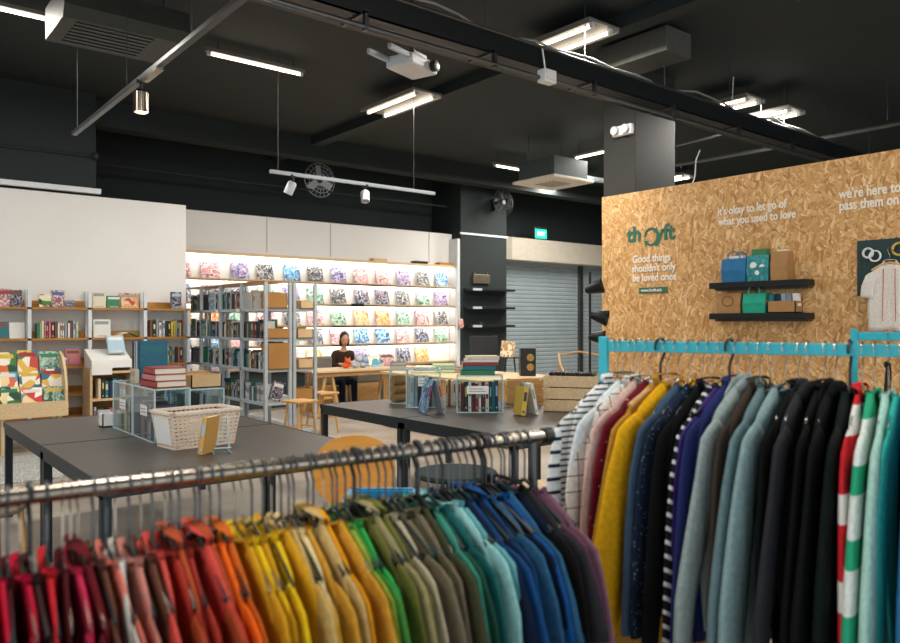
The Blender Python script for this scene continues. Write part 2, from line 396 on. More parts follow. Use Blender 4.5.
# cable tray
TY = 5.15
t = thing('cable_tray', 'long black cable tray hung from rods across the ceiling', 'cable tray')
MB().b2((1.2, TY-.16, 3.95), (13.5, TY-.14, 4.14)).b2((1.2, TY+.14, 3.95), (13.5, TY+.16, 4.14)).b2((1.2, TY-.16, 3.95), (13.5, TY+.16, 3.96)).build('channel', M_BLACK, t)
MB().tube([(1.2, TY-.17, 4.15), (13.5, TY-.17, 4.15)], .014, 6).build('edge_conduit', M_DKSTEEL, t)
MB().tube([(1.2, TY-.22, 3.83), (13.5, TY-.22, 3.83)], .022, 8).build('lower_conduit', M_DKSTEEL, t)
for k in range(9):
    u = 1.8+k*1.35
    MB().tube([(u, TY-.1, 3.96), (u, TY-.1, ZC)], .006, 5).build('hanging_rod', M_DKSTEEL, t)
    MB().b2((u-.015, TY-.24, 3.8), (u+.015, TY-.2, 3.96)).b2((u-.015, TY-.24, 3.935), (u+.015, TY+.12, 3.95)).build('bracket', M_DKSTEEL, t)
pts = [(1.2+i*.3, TY-.1+.04*math.sin(i*1.3), 4.21+.03*math.sin(i*.9)+.02*math.sin(i*2.1)) for i in range(36)]
tag(MB().tube(pts, .012, 6).build('power_cable', mat('grey_cable', '8c8a84', .6), smooth=True), 'thin pale cable lying loosely along the black cable tray', 'cable')
p = at(547, 77, Y=TY-.25)
jb = tag(MB().box((0, 0, 0), (.16, .1, .12), None, .01).box((0, -.055, 0), (.12, .02, .08), None, .005).tube([(0, .02, .06), (0, .06, .28)], .008).build('junction_box', M_WHT, None, p), 'small white junction box fixed to the cable tray', 'electrical box')
# loose cables beyond the partition
for (pa, pm, pb, lab) in (((735, 50), (733, 85), (727, 132), 'white cable dangling from the ceiling down past the cable tray'),
                     ((700, 150), (696, 160), (690, 192), 'looped pale cable hanging behind the strand board wall')):
    pts = [at(*pa, Y=5.3), at(*pm, Y=5.3), at((pm[0]+pb[0])/2+2, (pm[1]+pb[1])/2, Y=5.3), at(*pb, Y=5.3)]
    tag(MB().tube(pts, .008, 6).build('hanging_cable', M_SHELFW, smooth=True), lab, 'cable')
for (pa, pb, lab, r, hh) in (((676, 165), (905, 122), 'pale pipe under the ceiling beyond the strand board wall', .03, 4.2), ((650, 152), (780, 118), 'thin grey pipe beside the grey brown pillar', .02, 4.3)):
    A = at(*pa, Z=hh); B = at(*pb, Z=hh)
    tag(MB().tube([A, (A+B)/2+Vector((0, 0, -.02)), B], r, 8).tube([B+Vector((-.3, .1, 0)), B+Vector((-.3, .1, ZC-B.z))], .006, 5).tube([A+Vector((.3, .1, 0)), A+Vector((.3, .1, ZC-A.z))], .006, 5).build('ceiling_pipe', M_DKSTEEL, smooth=True), lab, 'pipe')
# pipes and conduits
tag(MB().tube([(X0, 12.6, 4.02), (2.9, 12.6, 4.02), (10.1, 12.6, 4.02)], .025, 8).build('wall_pipe', M_CEIL), 'black pipe running high along the black far wall', 'pipe')
A = at(0, 146, Y=VL); B = at(95, 156, Y=VL)
tag(MB().tube([A+Vector((-1, .03, 0)), B+Vector((0, .03, 0))], .022, 8).ell(B, (.05, .05, .05)).build('sprinkler_pipe', M_CEIL), 'black pipe with rounded end on the bulkhead above the white partition', 'pipe')
dA = at(604, 74, Z=4.45); dB = at(668, 50, Z=4.45)
tag(MB().b2((min(dA.x, dB.x)-.02, dB.y, 4.45), (max(dA.x, dB.x)+.35, dA.y, 4.72), .01).build('air_duct', mat('grey_duct', '56554f', .6, .2)), 'grey rectangular air duct under the ceiling beyond the cable tray', 'duct')

# spotlight tracks
def spot(name_label, p, tilt, parent_z, r=.055, h=.2, yawdir=0, lit=True):
    t = thing('spotlight', name_label, 'spotlight', p, yawdir)
    R = Matrix.Rotation(tilt, 3, 'X')
    MB().lathe([(r*.7, .0), (r, -.02), (r, -h), (r*.9, -h-.002), (r*.85, -h+.02)], (0, 0, -.07), 16, R).build('housing', M_STEEL if lit else M_SHELFW, t, smooth=True)
    MB().lathe([(0.0, -h+.012), (r*.84, -h+.012)], (0, 0, -.07), 16, R).build('lens', M_TUBE if lit else M_SHELFW, t)
    MB().tube([(0, 0, 0), (0, 0, -.075)], .012, 8).box((0, 0, .0), (.08, .03, .03)).build('stem', M_BLACK, t)
    return t
TU, TZ = 1.97, 3.6
A = at(74, 137, X=TU)
t = thing('lighting_track', 'steel lighting track slanting from the bulkhead to the cable tray', 'lighting track')
MB().b2((TU-.025, 3.2, TZ-.02), (TU+.025, A.y, TZ+.02), .004).build('rail', M_DKSTEEL, t)
MB().b2((TU-.03, 6.1, TZ-.045), (TU+.03, 6.5, TZ-.02)).build('power_feed', M_STEEL, t)
for y in (A.y-.15, 7.0, 5.4, 4.2): MB().tube([(TU, y, TZ), (TU, y, ZC)], .004, 5).build('suspension_wire', M_DKSTEEL, t)
ps = at(141, 85, X=TU); spot('large steel spotlight pointing down from the slanting track', (TU, ps.y, TZ-.02), .0, 0, .06, .19)
A = at(268, 172, Z=3.3); B = at(437, 193, Z=3.3)
t = thing('lighting_track', 'thin grey lighting track above the white header panels', 'lighting track')
ym = (A.y+B.y)/2
MB().b2((A.x, ym-.02, 3.28), (B.x, ym+.02, 3.32), .004).build('rail', M_GALV, t)
for x in (A.x+.1, B.x-.35): MB().tube([(x, ym, 3.3), (x, ym, ZC)], .004, 5).build('suspension_wire', M_DKSTEEL, t)
q = at(293, 176, Y=ym); spot('white spotlight on the thin track, beside the wall fan', (q.x, ym, 3.28), .5, 0, .055, .15, .5, False)
q = at(365, 186, Y=ym); spot('white spotlight in the middle of the thin track', (q.x, ym, 3.28), -.4, 0, .055, .15, -.5, False)

# wall fans
for (px, py, lab, r) in ((317, 181, 'wall fan with round wire cage behind the thin lighting track', .32), (500, 203, 'dark wall fan with round cage above the black pillar shelving', .28)):
    p = at(px, py, Y=12.7 if px < 400 else VP-.25)
    f = thing('wall_fan', lab, 'fan', p)
    g = MB()
    for k in range(4):
        rr = r*(.35+.65*k/3); g.tube([(rr*math.cos(a*PI/12), -.16+.05*(k == 3), rr*math.sin(a*PI/12)) for a in range(25)], .005, 5, False)
    for a in range(20):
        g.tube([(.08*math.cos(a*PI/10), -.17, .08*math.sin(a*PI/10)), (r*math.cos(a*PI/10), -.11, r*math.sin(a*PI/10))], .004, 4, False)
    g.build('cage', M_GALV if px < 400 else M_DKSTEEL, f)
    for k in range(3):
        a = k*2*PI/3+.4
        bl = MB(); R = Matrix.Rotation(a, 3, 'Y')
        bl.box(R @ Vector((r*.5, -.09, 0)), (r*.75, .012, r*.4), R @ Matrix.Rotation(.4, 3, 'X')); bl.build('blade', M_GALV if px < 400 else M_DKSTEEL, f)
    MB().lathe([(.05, -.13), (.07, -.05), (.07, .1), (.05, .16)], (0, 0, 0), 16, Matrix.Rotation(-PI/2, 3, 'X')).b2((-.05, .1, -.15), (.05, .24, .1)).build('motor', M_BLACKP, f, smooth=True)

# hanging air conditioner near the bulkhead
a = at(60, 20, Z=4.2); b = at(192, 42, Z=4.2)
ac = thing('ceiling_air_conditioner', 'grey suspended air conditioner at the end of the slanting track', 'air conditioner', ((a.x+b.x)/2, (a.y+b.y)/2+.3, 4.2))
w = abs(b.x-a.x)/2
MB().prism([(-.36, .10), (-.30, 0), (.42, 0), (.42, .3), (-.32, .3)], -w, w, 'x').build('casing', mat('ac_casing', '3a3d37', .55, .1), ac)
g = MB()
for k in range(7): g.b2((-w+.12, -.24+k*.09, -.008), (w-.3, -.20+k*.09, .004))
g.build('grille', M_BLACKP, ac)
MB().b2((-w+.02, -.34, .09), (-w+.2, -.315, .12)).build('badge', M_WHT, ac)
for sx in (-w+.1, w-.1): MB().tube([(sx, .1, .3), (sx, .1, ZC-4.2)], .01, 6).build('hanger_rod', M_DKSTEEL, ac)
# cassette unit
a = at(553, 184, Z=3.95)
ac = thing('cassette_air_conditioner', 'ceiling cassette air conditioner with pale square panel beyond the tray', 'air conditioner', (a.x, a.y, 3.95))
MB().b2((-.5, -.5, 0), (.5, .5, .05), .015).build('panel', mat('cassette_panel', 'cfc4b4', .5), ac)
g = MB()
for k in range(6): g.b2((-.22, -.22+k*.08, -.01), (.22, -.18+k*.08, .0))
g.build('grille', mat('cassette_grille', 'a39a8d', .6), ac)
MB().b2((-.42, -.42, .05), (.42, .42, .38)).build('casing', mat('cassette_casing', '3c4646', .6), ac)
MB().tube([(.42, .1, .25), (1.3, .15, .25), (2.2, .15, .3)], .05, 10).build('pipe', M_GALV, ac, smooth=True)
for sx in (-.4, .4): MB().tube([(sx, .2, .38), (sx, .2, ZC-3.95)], .008, 5).build('hanger_rod', M_DKSTEEL, ac)
# projector bracket
p = at(412, 66, Y=TY+.6)
pj = thing('ceiling_projector', 'white projector on forked bracket hung beside the cable tray', 'projector', p, .3)
MB().box((0, 0, 0), (.42, .3, .11), None, .02).build('body', M_SHELFW, pj)
MB().lathe([(.05, 0), (.055, .05), (.045, .055)], (.12, -.15, 0), 16, Matrix.Rotation(PI/2, 3, 'X')).build('lens', M_BLACKP, pj, smooth=True)
for s in (-1, 1): MB().box((-.25, s*.12, .02), (.5, .035, .05), None, .01).build('bracket_arm', M_GALV, pj)
MB().tube([(0, 0, .05), (0, 0, ZC-p.z)], .02, 8).box((0, 0, .09), (.2, .2, .03)).build('mount_pole', M_DKSTEEL, pj)
# emergency light on the far pillar
a = at(617, 129, d=9.35)
el = thing('emergency_light', 'white emergency light with two lamps on the grey brown pillar', 'light', (at(635, 200, d=9.4).x-.03, a.y+.05, a.z+.02))
MB().box((0, 0, 0), (.07, .3, .13), None, .02).build('case', M_WHT, el)
for s in (-1, 1): MB().lathe([(.05, 0), (.055, -.05), (.0, -.052)], (-.04, s*.08, .0), 12, Matrix.Rotation(PI/2, 3, 'Y')).build('lamp_head', M_SHELFW, el, smooth=True)

# ------------------------------------------------------------------ books
def book_mesh():
    b = MB()
    b.b2((-.5, 0, 0), (-.40, 1, 1)).b2((.40, 0, 0), (.5, 1, 1)).b2((-.5, 0, 0), (.5, .025, 1))
    b.m(1).b2((-.40, .025, .02), (.40, .97, .98))
    b.m(2).b2((-.26, -.006, .5), (.26, .005, .82)).b2((-.2, -.006, .10), (.2, .005, .16))
    return b.mesh('book', [M_WHT, M_PAPER, M_WHT])
BOOKME = book_mesh()
def cover_mesh():      # standing face out: the cover towards -y
    b = MB()
    b.b2((-.5, 0, 0), (.5, .12, 1)).b2((-.5, .88, 0), (.5, 1, 1)).b2((-.5, 0, 0), (-.485, 1, 1))
    b.m(1).b2((-.485, .12, .01), (.49, .88, .99))
    b.m(2).b2((-.4, -.03, .72), (.4, 0.02, .9)).b2((-.28, -.03, .06), (.28, 0.02, .1))
    return b.mesh('book', [M_WHT, M_PAPER, M_WHT])
COVME = cover_mesh()
BC = {'cream': 'd9cdb4', 'white': 'dcdad4', 'teal': '1f6f78', 'navy': '23304a', 'black': '26282a', 'red': '9b2f2f', 'pink': 'c07078', 'orange': 'c9772e',
      'yellow': 'cfae44', 'green': '2c7a55', 'pale blue': '9fbccb', 'grey': '8d9294', 'brown': '6e4a33', 'maroon': '5c2029', 'light green': '9dbb8d', 'blue': '3568a0', 'purple': '5b4676'}
def cmat(c): return mat('cover_'+c.replace(' ', '_'), BC[c], .45, var=.1, scale=18)
PALES = ['white', 'cream', 'grey', 'pale blue']
ARTS = [art('cover_art_%s' % n, c, s, k) for n, c, s, k in (
    ('azure', ['6f9cc0', '2b4f86', 'a8c4d6', '5b9cc4', '22365c'], 3.2, 'noise'), ('mono', ['55565c', '1e1f24', 'a8a6a4', '2c2c30', '77757a'], 4, 'noise'),
    ('blush', ['d3a0a0', 'c07f88', 'dcc4bc', '8e5a68', 'c9a8a8'], 3.2, 'noise'), ('ember', ['d3b07a', 'd98a3c', 'e0bc9a', 'c98a4a', 'b0402e'], 3, 'noise'),
    ('lilac', ['8f84a4', '4c4470', 'b8b0c4', '6d5f92', 'a98898'], 3.6, 'noise'), ('mint', ['8cb0a0', '4b7b68', 'b4c8b8', '8ca890', '365a4a'], 3.4, 'noise'),
    ('night', ['4f5c80', '23283c', 'a0a0aa', '15171f', '7a6a78'], 3.4, 'noise'), ('mosaic', ['c34a3c', 'f0e7d5', '2f6f8a', 'e0b44a', '3f7f4f'], 2.6, 'cell'),
    ('candy', ['e06a50', 'f4d7a0', '4f9fb8', 'fff2e0', 'd03c3c'], 2.2, 'cell'), ('jungle', ['3f7a3c', 'e8d9a0', '1f4a34', 'd86a3a', 'f2ead8'], 2.6, 'cell'))]
ARTN = ['azure', 'black and white', 'blush pink', 'orange', 'lilac', 'mint', 'dark blue', 'multicoloured', 'red and blue', 'green']
CNT = {}
def booklabel(col, where, end):
    k = (col, where); CNT[k] = CNT.get(k, 0)+1
    return f'{ordw(CNT[k]-1)} {col} book from the {end}, {where}'
def place_book(pos, t, dep, h, rz, col, label, group, band=None, lean=0, me=None, m=None):
    o = link('book', me or BOOKME, None, pos, rz); o.scale = (t, dep, h)
    setmat(o, 0, m or cmat(col)); setmat(o, 2, cmat(band or (random.choice(['cream', 'yellow', 'pale blue', col, col, col]) if col not in PALES else random.choice(['grey', 'brown', 'red', col, col, 'blue']))))
    if lean: o.rotation_euler = (0, lean, rz)
    tag(o, label, 'book', group); return o
def row_books(p0, dirv, length, rz, where, end, cols, hmin=.18, hmax=.26, tmin=.018, tmax=.045, dep=.15, group='books standing on shelves', fill=1.0, lean_last=True):
    """spines outward along dirv from p0"""
    s = .005; dirv = Vector(dirv); p0 = Vector(p0); k = 0; sgn = 1
    while True:
        t = random.uniform(tmin, tmax); h = random.uniform(hmin, hmax)
        if s+t > length*fill: break
        col = cols[k % len(cols)] if k < len(cols) else random.choice(list(BC))
        place_book(p0+dirv*(s+t/2), t*.96, dep*random.uniform(.85, 1), h, rz, col, booklabel(col, where, end), group)
        s += t+.002; k += 1
    return s

# ------------------------------------------------------------------ bookcase along the white wall (facing -Y)
FV = VL-.27
POSTS = [.46, 1.19, 1.92, 2.65, 3.38, 4.0]
ZS = [1.74, 1.33, .95, .58, .28]
bc_frame = None
BAYN = ['bay cut off by the picture edge', 'bay behind the picture-book stand', 'bay beside the low cubby', 'bay above the low cubby', 'bay at the partition end']
BAYS = ['outer wall bay', 'bay over picture-book stand', 'third wall bay', 'bay over low cubby', 'end wall bay']
for i in range(1, 5):
    u0, u1 = POSTS[i], POSTS[i+1]
    t = thing('bookcase', 'white metal bookcase with wooden shelf edges, '+BAYN[i], 'bookcase', (u0, FV, 0), 0, 'bookcase bays along the white wall')
    w = u1-u0
    htop = 1.97 if i < 4 else 1.72
    for x in ((0.0, w-.045) if i == 1 else (w-.045,)):
        MB().b2((x, 0, 0), (x+.045, .04, htop)).build('post', M_SHELFW, t); MB().b2((x+.01, .2, 0), (x+.045, .25, htop)).build('post', M_SHELFW, t)
    for j, z in enumerate(ZS):
        s = MB().b2((0, .0, z-.03), (w, .26, z)).build('shelf', M_OAK if j else M_OAK, t)
        MB().b2((.04 if i == 0 else 0, .235, z), (w-.045, .25, z+.09)).build('back_rail', M_OAK, t)
def bay_x(i): return POSTS[i]+(.06 if i == 0 else .01), POSTS[i+1]-.055
def face_out(px, i, j, wpx, hpx, m, col, extra=None):
    z = ZS[j]; p = at(px, 300, Y=FV+.08); d = (p-EYE).dot(FW)
    w = wpx/FPX*d*1.25; h = hpx/FPX*d
    o = place_book((p.x, FV+.07, z+.001), w, .025, h, 0, 'white', f'{col} book standing cover out on the {ORD[j]} board, {BAYS[i]}', 'books standing cover out', me=COVME, m=m)
    o.rotation_euler = (-.1, 0, 0); return o
cm = cmat
for a in ((5, 0, 0, 9, 18, ARTS[2], 'pink and cream'), (16, 0, 0, 9, 17, ARTS[6], 'dark blue patterned'),
          (46, 1, 0, 10, 13, ARTS[9], 'green and white'), (58, 1, 0, 10, 17, ARTS[2], 'white and pink'), (69, 1, 0, 9, 7, ARTS[6], 'small navy'),
          (99, 2, 0, 10, 16, cm('cream'), 'pale cream'), (114, 2, 0, 11, 12, cm('green'), 'bright green'), (129, 2, 0, 15, 15, ARTS[3], 'sandy illustrated'),
          (2, 0, 1, 9, 17, cm('teal'), 'teal'), (17, 0, 1, 11, 16, cm('white'), 'plain white'),
          (102, 2, 1, 13, 18, cm('white'), 'white lettered'), (58, 1, 2, 17, 9, cm('white'), 'white wide'), (73, 1, 2, 11, 17, cm('pink'), 'coral pink'),
          (16, 0, 2, 11, 15, ARTS[1], 'round patterned black'), (100, 2, 2, 9, 10, ARTS[7], 'small illustrated')):
    face_out(*(a[0], a[1]+1, *a[2:]))
e = 'picture edge'
x0, x1 = bay_x(2)
row_books((x0+.05, FV+.03, ZS[1]), (1, 0, 0), .52, 0, 'second board, '+BAYS[2], 'outer post', ['green', 'light green', 'cream', 'pink', 'red', 'pink', 'maroon', 'brown', 'white', 'cream', 'white', 'grey', 'white', 'brown'], .19, .235)
x0, x1 = bay_x(1)
row_books((x0+.3, FV+.03, ZS[2]), (1, 0, 0), .14, 0, 'third board, '+BAYS[1], 'outer post', ['white', 'orange', 'orange', 'yellow'], .2, .22)
place_book((POSTS[2]+.31, FV+.03, ZS[2]+.0), .03, .14, .10, 0, 'red', 'red book lying behind the white wide book, third wall bay', 'books standing on shelves')
for j, z in ((3, ZS[3]), (4, ZS[4])):
    for i in ((2,) if j == 3 else (4,)):
        x0, x1 = bay_x(i)
        row_books((x0+.02, FV+.03, z), (1, 0, 0), (x1-x0)*(.9 if i == 4 else .5), 0, f'{ORD[j]} board, {BAYS[i]}', 'outer post', [random.choice(list(BC)) for _ in range(16)], .19, .24)
x0, x1 = bay_x(4)
for j in (1, 2): row_books((x0+.03, FV+.03, ZS[j]), (1, 0, 0), (x1-x0)-.07, 0, f'{ORD[j]} board, {BAYS[4]}', 'outer post', [['brown', 'black', 'grey', 'white', 'grey', 'white'], ['brown', 'green', 'black', 'teal', 'black', 'grey']][j-1], .2, .25)
p = at(176, 305, Y=FV+.06)
place_book((p.x, FV+.05, 1.742), .15, .04, .24, 0, 'navy', 'dark navy book standing on top of the end wall bay', 'books standing cover out', me=COVME, m=ARTS[6])
# open book lying on a board
p = at(126, 338, Y=FV+.1)
ob = thing('open_book', 'open book lying face down like a tent, second board, wall bay over cubby', 'book', (p.x, FV+.1, ZS[1]))
for s in (-1, 1): MB().prism([(0, .07), (s*.06, .065), (s*.17, .005), (s*.16, 0.0), (s*.05, .05), (0, .058)], -.08, .08, 'y').build('page_block', cmat('cream') if s < 0 else cmat('green'), ob)

# low cubby in front of the bookcase
CV = 10.6
a = at(90, 415, Y=CV); b = at(124, 415, Y=CV)
cu = thing('cubby_shelf', 'low pine cubby shelf with white top box against the wall bookcase', 'shelf', (a.x, CV, 0))
w = b.x-a.x+.12
MB().b2((0, 0, 0), (.03, .4, .93)).build('side_panel', M_WOODX, cu); MB().b2((w-.03, 0, 0), (w, .4, .93)).build('side_panel', M_WOODX, cu)
for z in (.12, .5, .86): MB().b2((.03, 0, z), (w-.03, .4, z+.03)).build('shelf_board', M_WOODX, cu)
MB().b2((.03, .38, .1), (w-.03, .4, .9)).build('back_panel', M_OAK, cu)
tr = thing('display_box', 'white slanted display box on top of the low cubby', 'box', (a.x, CV, .935))
MB().prism([(0, 0), (0, .1), (.38, .24), (.38, 0)], .02, w-.02, 'x').build('body', M_WHT, tr)
MB().b2((.02, -.012, -.09), (w*.5, -.004, .07)).build('card', M_WHT, tr)
bb = place_book((a.x+w*.68, CV+.12, 1.13), .22, .03, .26, 0, 'white', 'pale blue book leaning on the white slanted display box', 'books standing cover out', me=COVME, m=cmat('pale blue')); bb.rotation_euler = (-.5, 0, 0)
row_books((a.x+.1, CV+.03, .531), (1, 0, 0), w-.18, 0, 'upper hole of the low cubby', 'open side', ['cream', 'black', 'teal', 'navy', 'teal', 'navy', 'pale blue'], .22, .28, .03, .05)
row_books((a.x+.05, CV+.03, .151), (1, 0, 0), w-.12, 0, 'lower hole of the low cubby', 'open side', ['pale blue', 'grey', 'teal', 'grey', 'pink', 'pink', 'white'], .2, .28, .03, .06)

# picture-book display stand
SV = 9.95
b = at(68, 400, Y=SV)
w = 1.45
st = thing('picture_book_stand', 'pine stand with tiers of colourful picture books by the wall bookcase', 'display stand', (b.x-w, SV, 0))
for x in (0, w-.03):
    MB().prism([(0, .42), (.0, .75), (.06, .95), (.2, 1.12), (.34, 1.18), (.42, 1.18), (.42, .42)], x, x+.03, 'x').build('side_panel', M_WOODX, st)
for k, (y, z) in enumerate(((.02, .56), (.14, .74), (.26, .92))):
    MB().b2((.03, y, z-.02), (w-.03, y+.12, z)).build('tier', M_WOODX, st)
MB().b2((0, -.02, .42), (w, .0, .6)).build('front_board', M_WOODX, st)
MB().b2((.03, .4, .42), (w-.03, .42, 1.15)).build('back_panel', M_WOODX, st)
for x in (.05, w*.52, w-.1):
    for y in (.02, .36): MB().b2((x, y, 0), (x+.04, y+.04, .42)).build('leg', M_WOODX, st)
TN = ['lowest', 'middle', 'top']
for k, (y, z) in enumerate(((.05, .56), (.17, .74), (.29, .92))):
    for q in range(6):
        i = (q*3+k*5) % 10 if (q+k) % 2 else (7+(q+k) % 3)
        o = place_book((b.x-w+.13+q*.236, SV+y, z), .22, .02, (.21, .22, .27)[k]+.02*((q*7+k) % 3 == 0), 0, 'white',
                       f'{ARTN[i]} picture book, {ordw(5-q)} from the partition end, {TN[k]} tier of pine stand', 'picture books on the pine stand', band=['white', 'yellow', 'red', 'green'][(q+k) % 4], me=COVME, m=ARTS[i])
        o.rotation_euler = (-.22, 0, 0)

# rug under the far end of the first table
rg = MB(); rg.b2((1.0, 8.2, 0.001), (2.6, 9.8, .012))
m = art('rug_weave', ['5c6264', 'c9c9c4', '8a9092', 'e2e0da'], 30, 'noise')
tag(rg.build('rug', m), 'grey speckled rug on the concrete in front of the picture-book stand', 'rug')

# ------------------------------------------------------------------ free-standing grey metal shelving (long side faces -X)
UA, UM, UB, RV0, RV1, RH = 4.2, 4.58, 4.95, 8.94, 11.9, 2.06
RP = [8.94, 9.68, 10.42, 11.16, 11.86]
RZ = [1.72, 1.33, .93, .50, .12]
for side, (ua, ub) in enumerate(((UA, UM), (UM+.02, UB))):
    t = thing('metal_shelving', ('grey metal shelving run full of books facing the bookcases', 'grey metal shelving run backing onto the first, nearer the record wall')[side], 'shelving', (0, 0, 0), 0, 'free-standing metal shelving')
    for v in RP:
        for u in (ua, ub-.04): MB().b2((u, v, 0), (u+.04, v+.04, RH)).build('post', M_GALV, t)
    for z in RZ:
        MB().b2((ua, RV0+.02, z-.035), (ub, RP[-1]+.02, z)).build('shelf', M_GALV, t)
    MB().b2((ua-.004, RV0, 2.06), (ub, RP[-1], 2.075)).build('top_board', M_OAK, t) if side == 0 else None
BN = ['table-end bay', 'second bay', 'third bay', 'wall-end bay']
def srow(i, j, side, cols, fill, hm=(.18, .25), start=0):
    # books in bay i (0 is nearest), board j, spines towards -X; counted from the near post
    rz = -PI/2; v0 = RP[i]+.06+start
    w = RP[i+1]-RP[i]-.06-start
    ua = UA+.03 if side == 0 else UM+.05
    where = f'{ORD[j]} board, {BN[i]}' if side == 0 else f'{ORD[j]} board, {BN[i]}, rear'
    row_books((ua, v0, RZ[j]), (0, 1, 0), w, rz, where+', grey shelving', 'near post', cols, hm[0], hm[1], .034, .064, .16, 'books on the grey metal shelving', fill)
pool = ['grey', 'black', 'navy', 'teal', 'white', 'pale blue', 'maroon', 'cream', 'brown', 'green']
presets = {(0, 0): ['white', 'grey', 'cream'], (0, 1): ['white', 'pink', 'teal', 'navy', 'black', 'maroon', 'red', 'teal'], (0, 2): ['white', 'pale blue', 'teal', 'white', 'black', 'grey', 'brown', 'maroon'],
           (0, 3): ['white', 'white', 'pale blue', 'white', 'grey', 'teal', 'white'], (1, 0): ['white', 'red', 'navy', 'grey', 'orange', 'black'], (1, 1): ['maroon', 'black', 'grey', 'brown', 'black', 'white'],
           (1, 2): ['teal', 'pale blue', 'teal', 'black', 'teal', 'navy'], (1, 3): ['teal', 'navy', 'grey', 'pale blue', 'black']}
for i in range(4):
    for j in range(4):
        c = presets.get((i, j), [random.choice(pool) for _ in range(12)])
        c = c+[random.choice(pool) for _ in range(12)]
        if (i, j) == (0, 0): srow(i, j, 0, c, .45, start=.3)
        elif not (i > 1 and j == 3): srow(i, j, 0, c, .93 if i < 2 else .7)
    if i == 1: srow(i, 1, 1, [random.choice(pool) for _ in range(20)], .5)
for (i, j, v, m, nm) in ((2, 0, .3, ARTS[0], 'pale blue illustrated'), (2, 1, .62, ARTS[5], 'mint illustrated'), (3, 1, .3, ARTS[5], 'green and white illustrated')):
    o = place_book((UA-.0, RP[i]+v, RZ[j]+.001), .2, .02, .26, -PI/2, 'white', f'{nm} book cover out on the {ORD[j]} board of grey shelving', 'books standing cover out', me=COVME, m=m)
# cardboard boxes on the end and cards
def open_box(p, w, d, h, m, label, rz=0, cat='box', group=None, slant=False, name='cardboard_box'):
    t = thing(name, label, cat, p, rz, group)
    th = .008
    b = MB(); b.b2((-w/2, -d/2, 0), (w/2, d/2, th))
    b.b2((-w/2, -d/2, 0), (w/2, -d/2+th, h)); b.b2((-w/2, d/2-th, 0), (w/2, d/2, h)); b.b2((-w/2, -d/2, 0), (-w/2+th, d/2, h)); b.b2((w/2-th, -d/2, 0), (w/2, d/2, h))
    b.build('carton', m, t)
    f = MB(); f.box((0, d/2+.02, h-.02), (w*.96, .004, .08), Matrix.Rotation(.5, 3, 'X')); f.build('flap', m, t)
    return t
for (u, j, w, d, h, m, lab) in ((UA+.17, 0, .28, .18, .2, M_CARD, 'brown cardboard box on top board end of grey shelving'), (UB-.15, 0, .2, .16, .1, M_CARD2, 'small pale cardboard tray on top board end of rear grey shelving'),
        (UA+.19, 1, .32, .18, .13, M_CARD, 'shallow brown cardboard tray on second board end of grey shelving'), (UB-.18, 1, .22, .16, .12, M_CARD2, 'small pale cardboard tray on second board end of rear shelving'),
        (UA+.2, 2, .32, .2, .34, M_CARD, 'tall brown cardboard box on third board end of grey shelving'), (UB-.17, 2, .22, .16, .12, M_CARD2, 'small pale cardboard tray on third board end of rear shelving'),
        (UB-.19, 3, .26, .16, .16, M_CARD, 'brown cardboard tray on fourth board end of rear grey shelving')):
    open_box((u, RV0-.06+d/2+.06, RZ[j]), w, d, h, m, lab)
o = place_book((UA+.15, RV0+.03, RZ[3]), .17, .02, .25, 0, 'white', 'pale blue and black book leaning at the end of the fourth grey shelving board', 'books standing cover out', me=COVME, m=ARTS[6]); o.rotation_euler = (0, .28, 0); o.location.z += .025
for j in range(2):
    p = at((222, 239)[j], 311, X=UA-.01)
    tag(MB().box((0, 0, 0), (.006, .09, .05), None, .002).box((-.004, 0, .0), (.002, .075, .035)).build('shelf_label', M_WHT, None, (UA-.004, RP[2-j]+.1, RZ[0]-.02)), ('white label card clipped to the grey shelving, further from tables', 'white label card clipped to the grey shelving, nearer the tables')[j], 'label card')

# ------------------------------------------------------------------ lit record wall
LZ = [2.27, 1.87, 1.47, 1.11, .72]
LX0, LX1 = 4.1, 10.12
rs = thing('record_shelving', 'wooden display ledges with lit white backing covered in record sleeves', 'shelving', (0, 0, 0))
MB().b2((LX0, VW-.22, 2.68), (LX1, VW, 2.73)).build('canopy', M_WOODX, rs)
for z in LZ: 
    s = MB().b2((LX0, VW-.2, z-.035), (LX1, VW, z)).b2((LX0, VW-.2, z-.035), (LX1, VW-.185, z+.015)).build('ledge', M_WOODX, rs)
for z in [2.68]+[q-.035 for q in LZ[:-1]]:
    MB().b2((LX0, VW-.175, z-.012), (LX1, VW-.155, z)).build('led_strip', M_LED, rs)
    for k in range(2):
        area((LX0+(k+.5)*(LX1-LX0)/2, VW-.14, z-.016), (LX1-LX0)/2, .03, 6.5, (math.radians(28), 0, 0), (1, .97, .93))
SL = MB(); SL.b2((-.5, 0, 0), (.5, .013, 1)); SL.m(1).b2((-.48, .0131, .01), (.5, .0199, .994)); SL.m(0).b2((-.5, .02, 0), (.5, .03, 1))
SLME = SL.mesh('record_sleeve', [M_WHT, M_BLACKP])
for r, z in enumerate(LZ):
    for c in range(12):
        u = 9.83-c*.497
        if r == 4 and c in (0, 3, 5): continue
        i = (c*7+r*4+c*c) % 7
        o = link('record_sleeve', SLME, None, (u+random.uniform(-.02, .02), VW-.12, z+.001)); o.rotation_euler = (-.28, 0, 0); o.scale = (.314, .314, .314)
        setmat(o, 0, ARTS[i]); tag(o, f'{ARTN[i]} record sleeve, {ordw(c)} from the black pillar, {("top", "second", "third", "fourth", "lowest")[r]} lit ledge', 'record', 'record sleeves on the lit ledges')
p = at(358, 306, Y=VW-.22)
